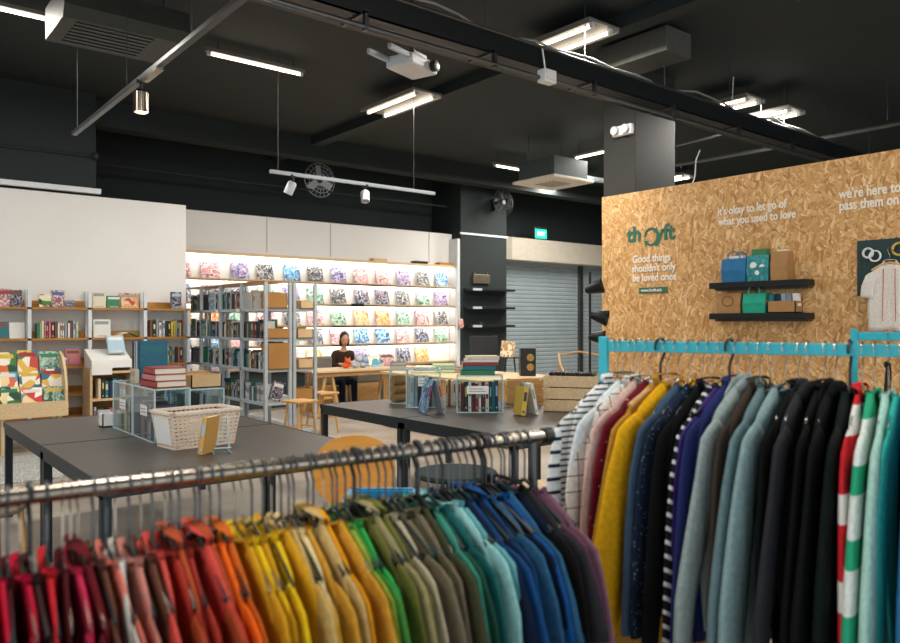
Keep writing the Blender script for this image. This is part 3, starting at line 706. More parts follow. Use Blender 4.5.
tag(MB().b2((-.14, -.01, -.03), (.14, .0, .03)).box((0, -.012, 0), (.2, .004, .02)).build('shelf_sign', M_BLACK, None, (p.x, VW-.205, LZ[1]-.01)), 'small black sign on the edge of the second lit ledge', 'sign')
for px, lab in ((378, 'pale'), (419, 'black'), (443, 'brown')):
    p = at(px, 265, Y=VW-.1)
    t = thing('record_bin', f'{lab} flat box lying on the canopy above the record ledges', 'box', (p.x, VW-.12, 2.731))
    mm = {'pale': M_CARD2, 'black': M_BLACKP, 'brown': M_CARD}[lab]
    MB().b2((-.16, -.07, 0), (.16, .08, .05), .005).build('tray', mm, t); MB().b2((-.165, -.075, .035), (.165, .085, .055), .003).build('lid', mm, t)

# ------------------------------------------------------------------ shelves on the black pillar
for k, py in enumerate((290, 308, 326)):
    p = at(487, py, Y=VP-.15)
    t = thing('wall_shelf', f'{("top", "middle", "lowest")[k]} black shelf with pale label on the black pillar', 'shelf', (0, 0, p.z), 0, 'black shelves on the pillar')
    MB().b2((10.25, VP-.28, -.025), (11.5, VP, .025), .004).build('board', M_BLACK, t)
    MB().b2((10.27, VP-.286, -.024), (10.52, VP-.28, .024)).build('label_strip', M_GALV, t)
p = at(482, 279, Y=VP-.05)
tag(MB().b2((-.24, -.05, -.1), (.24, 0, .1), .01).b2((-.2, -.02, .1), (-.17, 0, .15)).b2((.17, -.02, .1), (.2, 0, .15)).build('metal_plate', mat('bronze_plate', '6f675a', .4, .6), None, (p.x, VP, p.z)), 'bronze metal plate fixed to the black pillar above its shelves', 'plate')
p = at(480, 326, Y=VP-.15)
tag(MB().ell((0, 0, .03), (.06, .05, .03)).ell((.1, 0, .02), (.04, .04, .02)).build('ornament', M_BLACKP, None, (p.x, VP-.14, at(487, 326, Y=VP-.15).z+.026), smooth=True), 'small dark ornament on the lowest black pillar shelf', 'ornament')
# pink flowers by corner of ledges
p = at(454, 323, Y=VP-.1)
fl = thing('flower_bunch', 'small pink flower bunch fixed at the corner of the record ledges', 'flowers', (10.12, VP+.015, p.z))
for k in range(6): MB().ell((random.uniform(-.06, .06), random.uniform(-.1, -.04), random.uniform(-.1, .1)), (.045, .045, .045), None, 8).build('blossom', mat('blossom_pink', 'e0a9a0', .7), fl, smooth=True)
MB().tube([(0, .01, -.14), (0, -.05, 0)], .01).build('stem', M_GREEN, fl)

# ------------------------------------------------------------------ lettering on the strand board wall
XO = UO-.004
def on_wall(px, py): p = at(px, py, X=XO); return Vector((XO, p.y, p.z))
def pxsize(px, npx): p = at(px, 300, X=XO); return npx/FPX*(p-EYE).dot(FW)
lg = thing('shop_logo', 'dark green shop logo lettering with a ring of two arrows on strand board', 'sign', (0, 0, 0))
A = on_wall(627, 242); s = pxsize(650, 20)
MG = M_GREEN
t1 = text('lettering', 'th', s*1.06, A, RXO, MG, lg, .032)
B = on_wall(661.5, 239.6); text('lettering', 'yft', s*1.08, B+Vector((0, .08, 0)), RXO, MG, lg, .032)
C = on_wall(651, 236.5)
rg = MB(); rr = s*.36
def arc(a0, a1, dz):
    n = 12
    pts = [Vector((0, -rr*math.cos(a0+(a1-a0)*k/n), dz+rr*math.sin(a0+(a1-a0)*k/n))) for k in range(n+1)]
    rg.tube(pts, [(.003, s*.07)]*(n+1) if False else s*.06, 6)
    e, f = pts[-1], (pts[-1]-pts[-2]).normalized(); nrm = Vector((0, -f.z, f.y))
    a = [e+nrm*s*.17, e-nrm*s*.17, e+f*s*.25]
    va = [rg.bm.verts.new(q+Vector((-.004, 0, 0))) for q in a]; vb = [rg.bm.verts.new(q+Vector((.004, 0, 0))) for q in a]
    rg.bm.faces.new(va); rg.bm.faces.new(vb[::-1])
    for k in range(3): rg.bm.faces.new((va[k], va[(k+1) % 3], vb[(k+1) % 3], vb[k]))
arc(PI*1.05, PI*.28, s*.05); arc(PI*2.05, PI*1.28, -s*.05)
ar = rg.build('arrow_ring', MG, lg); ar.scale = (.3, 1, 1); ar.location = C
def wall_words(label, px, py, lines, hpx, lead, sh=0, sxx=.95, name='wall_lettering'):
    t = thing(name, label, 'lettering', (0, 0, 0))
    for k, l in enumerate(lines):
        if isinstance(l, str): l = (0, l)
        p = on_wall(px+l[0], py+k*lead)
        text('lettering', l[1], pxsize(px, hpx)*1.25, p, RXO, M_LETW, t, .022, 'LEFT', sx=sxx)
    return t
wall_words('white painted words Good things shouldn\'t only be loved once under the green logo', 632.5, 263, ['Good things', (-.5, 'shouldn\'t only'), (0, 'be loved once')], 8.3, 9.4, sxx=.86)
wall_words('white painted words it\'s okay to let go of above the bag shelves', 717.5, 215.5, ['it\'s okay to let go of', (1, 'what you used to love')], 9, 10.3, sxx=.77)
wall_words('white painted words we\'re here to pass them on above the pegboard', 839, 199, ['we\'re here to', (0, 'pass them on')], 11, 11.5, sxx=.74)
pl = thing('web_address_plate', 'small dark green plate with a white web address under the lettering', 'sign', (0, 0, 0))
A, B = on_wall(639, 292.5), on_wall(667.5, 287.5)
MB().box((XO, (A.y+B.y)/2, (A.z+B.z)/2), (.008, abs(A.y-B.y), .065), None, .01).build('plate', M_GREEN, pl)
text('lettering', 'www.thryft.asia', .05, (XO-.006, A.y-.03, (A.z+B.z)/2-.016), RXO, M_LETW, pl, .01, sx=.88)
# bag shelves
def wall_board(pxa, pxb, py, label):
    A, B = at(pxa, py, X=UO-.17), at(pxb-6, py, X=UO-.17); z = (A.z+B.z)/2
    t = thing('wall_shelf', label, 'shelf', (UO-.17, B.y, z), 0, 'black shelves on the strand board')
    L = A.y-B.y
    MB().b2((0, 0, -.06), (.17, L, 0), .004).build('board', M_BLACK, t); MB().b2((.08, .02, -.08), (.17, L-.02, -.06)).build('bracket', M_DKSTEEL, t)
    return z
z1 = wall_board(709, 812, 281, 'upper black shelf with bags on the strand board wall'); z2 = wall_board(709, 812, 313, 'lower black shelf with boxes on the strand board wall')
def bag(name, px, z, w, d, h, m, label, handles=True, flare=0, cat='bag', rz=0):
    p = at(px, 300, X=UO-.09)
    t = thing(name, label, cat, (UO-.085, p.y, z+.001), PI/2+rz)
    b = MB(); bm = b.bm
    lo = [bm.verts.new((x*w/2*(1-flare), y*d/2, 0)) for x, y in ((-1, -1), (1, -1), (1, 1), (-1, 1))]
    hi = [bm.verts.new((x*w/2, y*d/2*.8, h)) for x, y in ((-1, -1), (1, -1), (1, 1), (-1, 1))]
    md = [bm.verts.new((x*w/2*(1.0), y*d/2*1.05+random.uniform(-.008, .008), h*.5)) for x, y in ((-1, -1), (1, -1), (1, 1), (-1, 1))]
    bm.faces.new(lo)
    for k in range(4): bm.faces.new((lo[k], lo[(k+1) % 4], md[(k+1) % 4], md[k])); bm.faces.new((md[k], md[(k+1) % 4], hi[(k+1) % 4], hi[k]))
    o = b.build('body', m, t); sm = o.modifiers.new('thick', 'SOLIDIFY'); sm.thickness = .004
    if handles:
        for s in (-1, 1): MB().tube([(-w*.25, s*d*.4, h*.98), (-w*.22, s*d*.45, h+.05), (0, s*d*.5, h+.075), (w*.22, s*d*.45, h+.05), (w*.25, s*d*.4, h*.98)], .006, 6).build('handle', m, t, smooth=True)
    return t, w, d, h
t, w, d, h = bag('tote_bag', 737, z1, .26, .15, .23, mat('blue_cloth', '1d6c9c', .8), 'bright blue bag with handles on the upper strand board shelf', True, .05)
MB().b2((-w*.3, -.02, h*.7), (w*.3, .02, h+.03)).build('contents', M_WHT, t)
MB().tube([(-w/2, 0, h*.9), (-w/2-.03, 0, h*.5), (-w/2-.01, 0, .02)], .008).build('strap', M_BLACKP, t)
t, w, d, h = bag('gift_bag', 760.5, z1, .22, .13, .25, art('teal_print', ['2a7f86', '3a9499', '2a7f86', '4aa3a3'], 14), 'teal printed gift bag between the blue and brown bags', False, .02)
MB().b2((-w*.35, -.03, h*.8), (w*.35, .03, h+.06)).build('contents', ARTS[7], t)
for (x, z, r) in ((-.05, .13, .03), (.04, .15, .035), (0, .08, .025)): MB().lathe([(0, 0), (r, 0), (r*.9, .006), (0, .006)], (x, d/2*1.02, z), 12, Matrix.Rotation(-PI/2, 3, 'X')).build('printed_dot', M_WHT, t)
t, w, d, h = bag('paper_bag', 782, z1, .16, .13, .27, M_KRAFT, 'upright brown paper bag at the end of the upper strand board shelf', False)
MB().b2((-w*.35, -.03, h*.7), (w*.2, .03, h+.02)).build('contents', M_PAPER, t)
t, w, d, h = bag('paper_bag', 731, z2, .26, .13, .2, M_KRAFT, 'brown paper bag with a drawn circle on the lower strand board shelf', False, .03)
MB().tube([(.06*math.cos(k*PI/8), d/2+.004, .12+.05*math.sin(k*PI/8)) for k in range(17)], .004, 5, False).build('printed_ring', mat('ring_brown', '6d4a2a', .8), t)
t, w, d, h = bag('tote_bag', 757, z2, .23, .13, .19, mat('emerald_cloth', '19a184', .8), 'emerald green bag in the middle of the lower strand board shelf', True, .03)
p = at(783, 300, X=UO-.12)
t = open_box((UO-.085, p.y, z2+.001), .14, .27, .11, M_KRAFT, 'open carton of small packets on the lower strand board shelf', 0)
for k in range(5): MB().box((random.uniform(-.03, .03), -.11+k*.055, .12), (.07, .045, .12), Matrix.Rotation(random.uniform(-.15, .15), 3, 'X'), .004).build('packet', [M_WHT, cmat('grey'), cmat('pale blue'), cmat('navy'), cmat('teal')][k], t)

# pegboard and shirt
A, B = at(857, 241, X=UO-.02), at(857, 296, X=UO-.02)
pgL = 1.1
struct(MB().b2((LX0, VW-.06, 0), (LX1, VW, .66)).build('trim_plinth', mat('plinth_paint', '2e3a3c', .7)), 'dark plinth under the record ledges')
pg = thing('pegboard', 'dark green pegboard on the strand board wall behind the white shirt', 'pegboard', (UO-.02, A.y-pgL, B.z))
MB().b2((0, 0, 0), (.02, pgL, A.z-B.z), .003).build('board', mat('dark_green_board', '1c3a3a', .7), pg)
g = MB()
for i in range(9):
    for j in range(7): g.lathe([(.006, 0), (.0, .001)], (-.001, .06+i*.12, .04+j*.075), 6, Matrix.Rotation(-PI/2, 3, 'Y'))
g.build('peg_hole', M_BLACKP, pg)
for i, (px, py, lab, mm, r) in enumerate(((875, 256, 'white ring bangle hung on the pegboard', M_WHT, .045), (868, 253, 'pale tape roll hung on the pegboard', M_SHELFW, .04), (899, 249, 'yellow ring hung on the pegboard', cmat('yellow'), .05))):
    p = at(px, py, X=UO-.06)
    t = thing('bangle', lab, 'bangle', p)
    MB().tube([(0, r*math.cos(k*PI/10), r*math.sin(k*PI/10)) for k in range(21)], .01 if i else .008, 6, False).build('ring', mm, t, smooth=True)
    MB().tube([(.04, 0, r+.01), (-.012, 0, r-.004)], .004).build('peg', M_DKSTEEL, t)

# ------------------------------------------------------------------ garments and hangers
def torso_mesh(name, w_sh, w_ch, w_hem, L, T, seed, neck=.075, fold=1.0, z0=-.105, nx=16, nz=14):
    rnd = random.Random(seed); ph = [rnd.uniform(0, 6.3) for _ in range(6)]
    bm = bmesh.new(); grid = {}
    for side in (1, -1):
        for i in range(nx+1):
            c = -1+2*i/nx
            for j in range(nz+1):
                s = j/nz
                xs = abs(c)*w_sh
                zt = z0 - .58*max(0, xs-neck)
                if xs < neck: zt = z0 - (.075 if side > 0 else .02)*math.sqrt(max(0, 1-(xs/neck)**2))
                zt -= .02*max(0, abs(c)-.85)/.15
                z = -L + s*(zt+L)
                e = max(0, (s-.72)/.28); e = e*e
                w = (w_hem+(w_ch-w_hem)*min(1, s/.72))*(1-e)+w_sh*e
                x = c*w
                sh = (1-s)**.8*fold*(.011*math.sin(2.6*c+ph[0])+.007*math.sin(6.5*c+ph[1]+s*1.5)+.004*math.sin(13*c+ph[2]-2*s))
                sh += fold*.004*math.sin(9*s+ph[3])*c
                th = T*math.sqrt(max(0, 1-c*c))*(.85+.25*math.sin(4*c+ph[4]+1.2*s)*(1-s)) * (1 if s < .94 else (1-s)/.06*.45+.55)
                z += fold*.006*math.sin(5*c+ph[5])*(1-s)
                grid[side, i, j] = bm.verts.new((x, side*th+sh, z))
    for side in (1, -1):
        for i in range(nx):
            for j in range(nz):
                q = [grid[side, i, j], grid[side, i+1, j], grid[side, i+1, j+1], grid[side, i, j+1]]
                bm.faces.new(q if side < 0 else q[::-1])
    for i in range(nx):
        bm.faces.new((grid[1, i, 0], grid[1, i+1, 0], grid[-1, i+1, 0], grid[-1, i, 0]))
    for i in range(nx):
        c0 = abs(-1+2*i/nx)*w_sh; c1 = abs(-1+2*(i+1)/nx)*w_sh
        if min(c0, c1) >= neck*.98: bm.faces.new((grid[1, i, nz], grid[-1, i, nz], grid[-1, i+1, nz], grid[1, i+1, nz]))
    bmesh.ops.remove_doubles(bm, verts=bm.verts, dist=1e-4)
    bmesh.ops.recalc_face_normals(bm, faces=bm.faces)
    me = bpy.data.meshes.new(name); bm.to_mesh(me); bm.free()
    me.materials.append(M_WHT)
    for p in me.polygons: p.use_smooth = True
    return me
def sleeve_mesh(sgn, w_sh, kind, seed, T, z0=-.105, rs=.085):
    rnd = random.Random(seed*3+sgn); o = rnd.uniform(-.02, .02)
    zs = z0-.58*(w_sh-.075)-.025
    if kind == 'short': pts = [(w_sh-.04, zs-.005), (w_sh+.012, zs-.045), (w_sh+.04, zs-.12), (w_sh+.065+o, zs-.21)]; r = [rs*.45, rs*.72, rs*.8, rs*.82]
    elif kind == 'puff': pts = [(w_sh-.04, zs-.005), (w_sh+.012, zs-.05), (w_sh+.045, zs-.15), (w_sh+.08+o, zs-.3), (w_sh+.11+o, zs-.45), (w_sh+.125+o, zs-.56), (w_sh+.125+o, zs-.61), (w_sh+.125+o, zs-.65)]; r = [rs*.5, rs*.78, rs*.8, rs*.82, rs*.9, rs*.85, rs*.5, rs*.45]
    else: pts = [(w_sh-.04, zs-.005), (w_sh+.012, zs-.05), (w_sh+.04, zs-.15), (w_sh+.07+o, zs-.3), (w_sh+.095+o*2, zs-.44), (w_sh+.11+o*2, zs-.56), (w_sh+.11+o*2, zs-.58)]; r = [rs*.45, rs*.7, rs*.68, rs*.6, rs*.52, rs*.44, rs*.42]
    ph = rnd.uniform(0, 6)
    P = []; Rr = []
    # resample
    n = len(pts)
    for i in range(n-1):
        for k in range(3):
            f = k/3; P.append(Vector((sgn*(pts[i][0]*(1-f)+pts[i+1][0]*f), .005*math.sin(.6*(i+f)+ph), pts[i][1]*(1-f)+pts[i+1][1]*f))); q = r[i]*(1-f)+r[i+1]*f
            Rr.append((q*(1+.03*math.sin((i+f)*2+ph)), q))
    P.append(Vector((sgn*pts[-1][0], 0, pts[-1][1]))); Rr.append((r[-1], r[-1]))
    bm = bmesh.new(); rings = []; seg = 12
    for i, p in enumerate(P):
        t = (P[min(i+1, len(P)-1)]-P[max(i-1, 0)]); t.y = 0; t.normalize(); a = Vector((t.z, 0, -t.x))
        ty = T*(1.0+.1*math.sin(i*.5+ph))*min(1, .45+i*.14)
        rings.append([bm.verts.new(p+a*math.cos(2*PI*j/seg)*Rr[i][0]+Vector((0, 1, 0))*math.sin(2*PI*j/seg)*ty) for j in range(seg)])
    for i in range(len(P)-1):
        for j in range(seg): bm.faces.new((rings[i][j], rings[i][(j+1) % seg], rings[i+1][(j+1) % seg], rings[i+1][j]))
    bm.faces.new(rings[0]); bm.faces.new(rings[-1])
    bmesh.ops.recalc_face_normals(bm, faces=bm.faces)
    me = bpy.data.meshes.new('sleeve'); bm.to_mesh(me); bm.free(); me.materials.append(M_WHT)
    for p in me.polygons: p.use_smooth = True
    return me
def collar_mesh(kind, T, z0=-.105, neck=.075):
    b = MB()
    if kind == 'band':
        pts = []
        for k in range(25):
            a = 2*PI*k/24; y = math.sin(a)
            z = z0 - (.072 if y > 0 else .018)*abs(y)**1.2
            pts.append((neck*math.cos(a), T*.75*y, z))
        b.tube(pts, [(.005, .008)]*25, 6, False)
    elif kind == 'shirt':
        for s in (-1, 1):
            b.tube([(s*.01, T*.9, z0-.075), (s*.045, T*.9, z0-.03), (s*.07, T*.3, z0+.012), (s*.05, -T*.7, z0+.02), (0, -T*.9, z0+.022)], [(.003, .010), (.003, .014), (.003, .014), (.003, .013), (.003, .013)], 8)
    else:   # hood
        b.ell((0, -T*1.1, z0-.07), (.125, T*1.15, .10), None, 14).ell((0, T*.3, z0-.01), (.095, T*1.2, .032), None, 14)
        for s in (-1, 1): b.tube([(s*.035, T*1.0, z0-.06), (s*.04, T*1.3, z0-.16), (s*.04, T*1.2, z0-.26)], .003, 5)
    me = b.mesh('collar', M_WHT, True); return me
STY = {}
def style(key, seed, torso, sleeves, collar, names):
    tm = torso_mesh('garment', *torso[:5], seed, *(torso[5:]))
    sl = [sleeve_mesh(s, torso[0], sleeves, seed, torso[4]) for s in (-1, 1)] if sleeves else []
    STY[key] = (tm, sl, collar_mesh(collar, torso[4]), names)
for v in range(4):
    style(f'tee{v}', 10+v, (.19+.01*(v % 3), .235, .235+.012*(v % 2), .66+.03*v, .0075), 'short', 'band', ('tee_shirt', 'tee', 'tee'))
    style(f'shirt{v}', 30+v, (.2+.008*(v % 3), .24, .245, .70+.03*v, .0085), 'long' if v % 2 else 'short', 'shirt', ('collared_shirt', 'collared shirt', 'shirt'))
    style(f'top{v}', 50+v, (.19+.008*(v % 2), .225, .23, .62+.04*v, .0075), 'long', 'band', ('long_sleeved_pullover', 'long-sleeved top', 'top'))
style('shirtlong', 70, (.21, .26, .28, .78, .012), 'long', 'shirt', ('collared_shirt', 'long-sleeved shirt', 'shirt'))
style('sweater', 71, (.215, .27, .27, .78, .016), 'puff', 'band', ('knit_sweater', 'sweater', 'sweater'))
style('hoodie', 72, (.215, .27, .26, .76, .016), 'long', 'hood', ('hooded_jacket', 'hooded jacket', 'jacket'))
style('coat', 73, (.21, .26, .28, 1.0, .014), 'long', 'shirt', ('long_coat', 'long coat', 'coat'))
style('blouse', 74, (.2, .24, .27, .74, .011), 'long', 'band', ('blouse', 'blouse', 'blouse'))
# hangers
def hanger_meshes(kind, r_hook, low=0):
    w = .185; z0 = -.108-low
    hk = MB(); ar = MB()
    rr = {'wire': .0017, 'clear': .0028, 'black': .0045, 'wood': .0022}[kind]
    pts = [Vector((r_hook*math.cos(a), 0, r_hook*math.sin(a))) for a in [PI*(-.12)+PI*1.22*k/12 for k in range(13)]]
    pts = [Vector((p.x, 0, p.z)) for p in pts]
    pts += [Vector((-r_hook*.7, 0, -r_hook*.9)), Vector((-.004, 0, -r_hook*1.7)), Vector((0, 0, -r_hook*2.1)), Vector((0, 0, z0+.004))]
    hk.tube(pts, rr, 7)
    if kind == 'wire':
        ar.tube([(0, 0, z0+.012), (-w, 0, z0-.066), (-w-.004, 0, z0-.075), (-w+.006, 0, z0-.08), (w-.006, 0, z0-.08), (w+.004, 0, z0-.075), (w, 0, z0-.066), (0, 0, z0+.012)], rr, 6)
    elif kind == 'wood':
        ar.tube([(-w, 0, z0-.06), (-w*.5, 0, z0-.02), (0, 0, z0), (w*.5, 0, z0-.02), (w, 0, z0-.06)], [(.006, .011), (.007, .013), (.008, .014), (.007, .013), (.006, .011)], 8)
        ar.tube([(-w*.8, 0, z0-.055), (w*.8, 0, z0-.055)], .004, 6)
    else:
        k = (.0028, .006) if kind == 'clear' else (.0045, .008)
        ar.tube([(-w, 0, z0-.076), (-w*.55, 0, z0-.034), (-.02, 0, z0-.003), (0, 0, z0+.006), (.02, 0, z0-.003), (w*.55, 0, z0-.034), (w, 0, z0-.076)], [k]*7, 8)
        ar.tube([(-w*.98, 0, z0-.08), (w*.98, 0, z0-.08)], .0035, 6)
    hm = {'wire': M_STEEL, 'clear': M_DKSTEEL, 'black': M_BLACKP, 'wood': M_STEEL}[kind]
    am = {'wire': M_STEEL, 'clear': mat('smoky_plastic', '31403f', .25, var=.05), 'black': M_BLACKP, 'wood': M_WOOD}[kind]
    return hk.mesh('hook', hm, True), ar.mesh('hanger', am, True)
HANG = {}
HNAME = {'wire': 'thin wire hanger', 'clear': 'smoky plastic hanger', 'black': 'thick black hanger', 'wood': 'wooden hanger'}
def hang(P, rz, r_hook, hk, garment, label, short, group, hgroup, fab, drop=0, low=0):
    key = (hk, round(r_hook, 4), low)
    if key not in HANG: HANG[key] = hanger_meshes(hk, r_hook, low)
    drop -= low
    h = link('clothes_hanger', HANG[key][1], None, P, rz); link('hook', HANG[key][0], h)
    tag(h, f'{HNAME[hk]} under the {short}', 'hanger', hgroup)
    if garment is None: return
    tm, sl, cl, nm = STY[garment]
    g = link(nm[0], tm, None, (P[0], P[1], P[2]+drop), rz); setmat(g, 0, fab)
    for s in sl: q = link('sleeve', s, g); setmat(q, 0, fab)
    c = link('collar', cl, g); setmat(c, 0, fab)
    tag(g, label, nm[2], group); return g

# chrome rack (front)
A1 = Vector((.2145, 1.4996, 0)); B1 = Vector((1.471, 1.4066, 0)); D1 = (B1-A1).normalized(); Z1 = 1.2436
rz1 = math.atan2(D1.y, D1.x)-PI/2         # local y along the rail
S1 = A1-D1*.30
r1 = thing('clothes_rack', 'chrome clothes rack holding garments sorted by colour', 'clothes rack', (0, 0, 0))
MB().tube([S1+Vector((0, 0, Z1)), B1+Vector((0, 0, Z1))], .0165, 16).build('rail', M_STEEL, r1, smooth=True)
MB().lathe([(0, -.012), (.021, -.012), (.023, 0), (.023, .014), (.0, .018)], B1+Vector((0, 0, Z1)), 16, D1.to_track_quat('Z', 'Y').to_matrix()).build('end_cap', M_BLACKP, r1, smooth=True)
for q in (S1+D1*.06, B1-D1*.045):
    MB().tube([q+Vector((0, 0, .05)), q+Vector((0, 0, Z1-.012))], .0125, 12).build('upright', M_DKSTEEL, r1, smooth=True)
    pr = Vector((-D1.y, D1.x, 0))
    MB().tube([q-pr*.24+Vector((0, 0, .06)), q+pr*.24+Vector((0, 0, .06))], .0125, 10).build('foot_bar', M_DKSTEEL, r1, smooth=True)
    for s in (-1, 1): MB().ell(q+pr*.22*s+Vector((0, 0, .025)), (.025, .018, .025), None, 12).build('caster', M_BLACKP, r1, smooth=True)
MB().tube([S1+D1*.06+Vector((0, 0, .14)), B1-D1*.045+Vector((0, 0, .14))], .011, 10).build('lower_rail', M_DKSTEEL, r1, smooth=True)
SEQ1 = [('burgundy', '5a121a'), ('dark brown', '3a2320'), ('dark red', '8a1620'), ('black', '121112'), ('scarlet', 'b5202a'), ('burgundy', '5a121a'), ('dark red', '8a1620'), ('salmon', 'c46a5a'),
        ('scarlet', 'b5202a'), ('crimson', 'a8142f'), ('maroon', '45121a'), ('crimson', 'a8142f'), ('dark brown', '3a2320'), ('scarlet', 'b5202a'), ('maroon', '45121a'), ('raspberry', 'b52848'),
        ('burgundy', '5a121a'), ('chestnut', '5d3a2c'), ('salmon', 'c46a5a'), ('pale grey', 'b7b2ac'), ('dusty pink', 'b5756a'), ('chestnut', '5d3a2c'), ('coral', 'c4483f'), ('brick red', '9a3328'),
        ('rust', '9d4527'), ('brick red', '9a3328'), ('coral', 'c4483f'), ('rust', '9d4527'), ('orange', 'e0641a'), ('burnt orange', 'b95a1e'), ('mustard', 'bf8f1f'), ('bright yellow', 'd9b41c'),
        ('gold', 'b98a1c'), ('bright yellow', 'd9b41c'), ('mustard', 'bf8f1f'), ('sand', 'b39a62'), ('cream', 'd2c08f'), ('ochre', 'b9892f'), ('sand', 'b39a62'), ('amber', 'cf8c12'),
        ('ochre', 'b9892f'), ('lime green', '8aa03a'), ('leaf green', '3c7a35'), ('bright green', '2f9a48'), ('olive', '5e5f2b'), ('khaki', '8a815a'), ('olive', '5e5f2b'), ('beige', 'a99e84'),
        ('taupe', '6c6250'), ('dark olive', '3e3e2a'), ('taupe', '6c6250'), ('dark olive', '3e3e2a'), ('pine green', '1f4a3a'), ('sea green', '3f8a76'), ('dark teal', '1c5b5c'), ('pale teal', '86b7b5'),
        ('light teal', '5fa0a8'), ('navy', '101c33'), ('royal blue', '164274'), ('navy', '101c33'), ('royal blue', '164274'), ('denim blue', '2a5676'), ('navy', '101c33'), ('cobalt', '134a86'), ('denim blue', '2a5676'),
        ('midnight blue', '101a2e'), ('black', '121112'), ('charcoal', '2a2a2e'), ('plum', '5a3a4c'), ('mauve', '7a5566')]
rnd = random.Random(3)
cc = {}
n = len(SEQ1); span = (B1-S1).length-.17
for i, (cname, hx) in enumerate(SEQ1):
    s = .10+span*(i+.5+rnd.uniform(-.38, .38))/n
    P = S1+D1*s; P.z = Z1-.0
    vv = rnd.randrange(4); fam = rnd.choice(['tee', 'tee', 'shirt', 'top', 'tee'])
    gk = f'{fam}{vv}'; nm = STY[gk][3][1]
    k = cc[(cname, nm)] = cc.get((cname, nm), 0)+1
    tot = cname+' '+nm
    short = f'{ORD[k-1]} {tot} from the burgundy end, chrome rail'
    hk = 'black' if i in (44, 52, 56) else rnd.choice(['clear', 'clear', 'wire', 'black' if i > 60 or i < 14 else 'clear', 'clear'])
    hang((P.x, P.y, P.z), rz1+rnd.uniform(-.06, .06), .0195 if hk != 'black' else .0215, hk, gk, short, short, 'garments on the chrome rack', 'hangers on the chrome rack',
         fabric(cname.replace(' ', '_'), hx), drop=rnd.uniform(-.010, -.001), low=.007)

# teal rack (to the side)
A2 = Vector((1.891, 1.554, 0)); B2 = Vector((2.19, .797, 0)); D2 = (B2-A2).normalized(); Z2 = 1.472
rz2 = math.atan2(D2.y, D2.x)-PI/2
E2 = A2+D2*1.35
def teal_rack(a, b, z, label, ext=.0):
    D = (b-a).normalized(); ang = math.atan2(D.y, D.x); pr = Vector((-D.y, D.x, 0))
    t = thing('clothes_rack', label, 'clothes rack', (0, 0, 0))
    Rz = Matrix.Rotation(ang, 3, 'Z')
    MB().box((a+b)/2+Vector((0, 0, z)), ((b-a).length, .016, .034), Rz, .003).build('rail', M_TEALP, t)
    for q in (a, b):
        MB().box(q+Vector((0, 0, (z+.03)/2+.02)), (.028, .028, z+.03-.04), Rz, .003).build('upright', M_TEALP, t)
        MB().box(q+Vector((0, 0, .05)), (.028, .5, .028), Rz, .003).build('foot_bar', M_TEALP, t)
        for s in (-1, 1): MB().ell(q+pr*.22*s+Vector((0, 0, .022)), (.022, .018, .022), None, 12).build('caster', M_BLACKP, t, smooth=True)
    MB().box((a+b)/2+Vector((0, 0, .2)), ((b-a).length, .02, .028), Rz, .003).build('lower_rail', M_TEALP, t)
    return t
teal_rack(A2, E2, Z2, 'teal painted clothes rack next to the chrome rack, thick with garments')
F = Vector((at(854, 336, d=3.1).x, at(854, 336, d=3.1).y, 0)); zF = at(854, 336, d=3.1).z
teal_rack(F, F+D2*1.4, zF, 'second teal clothes rack standing behind the first, nearer the strand board')
PAT = lambda *a, **k: fabric(*a, **k)
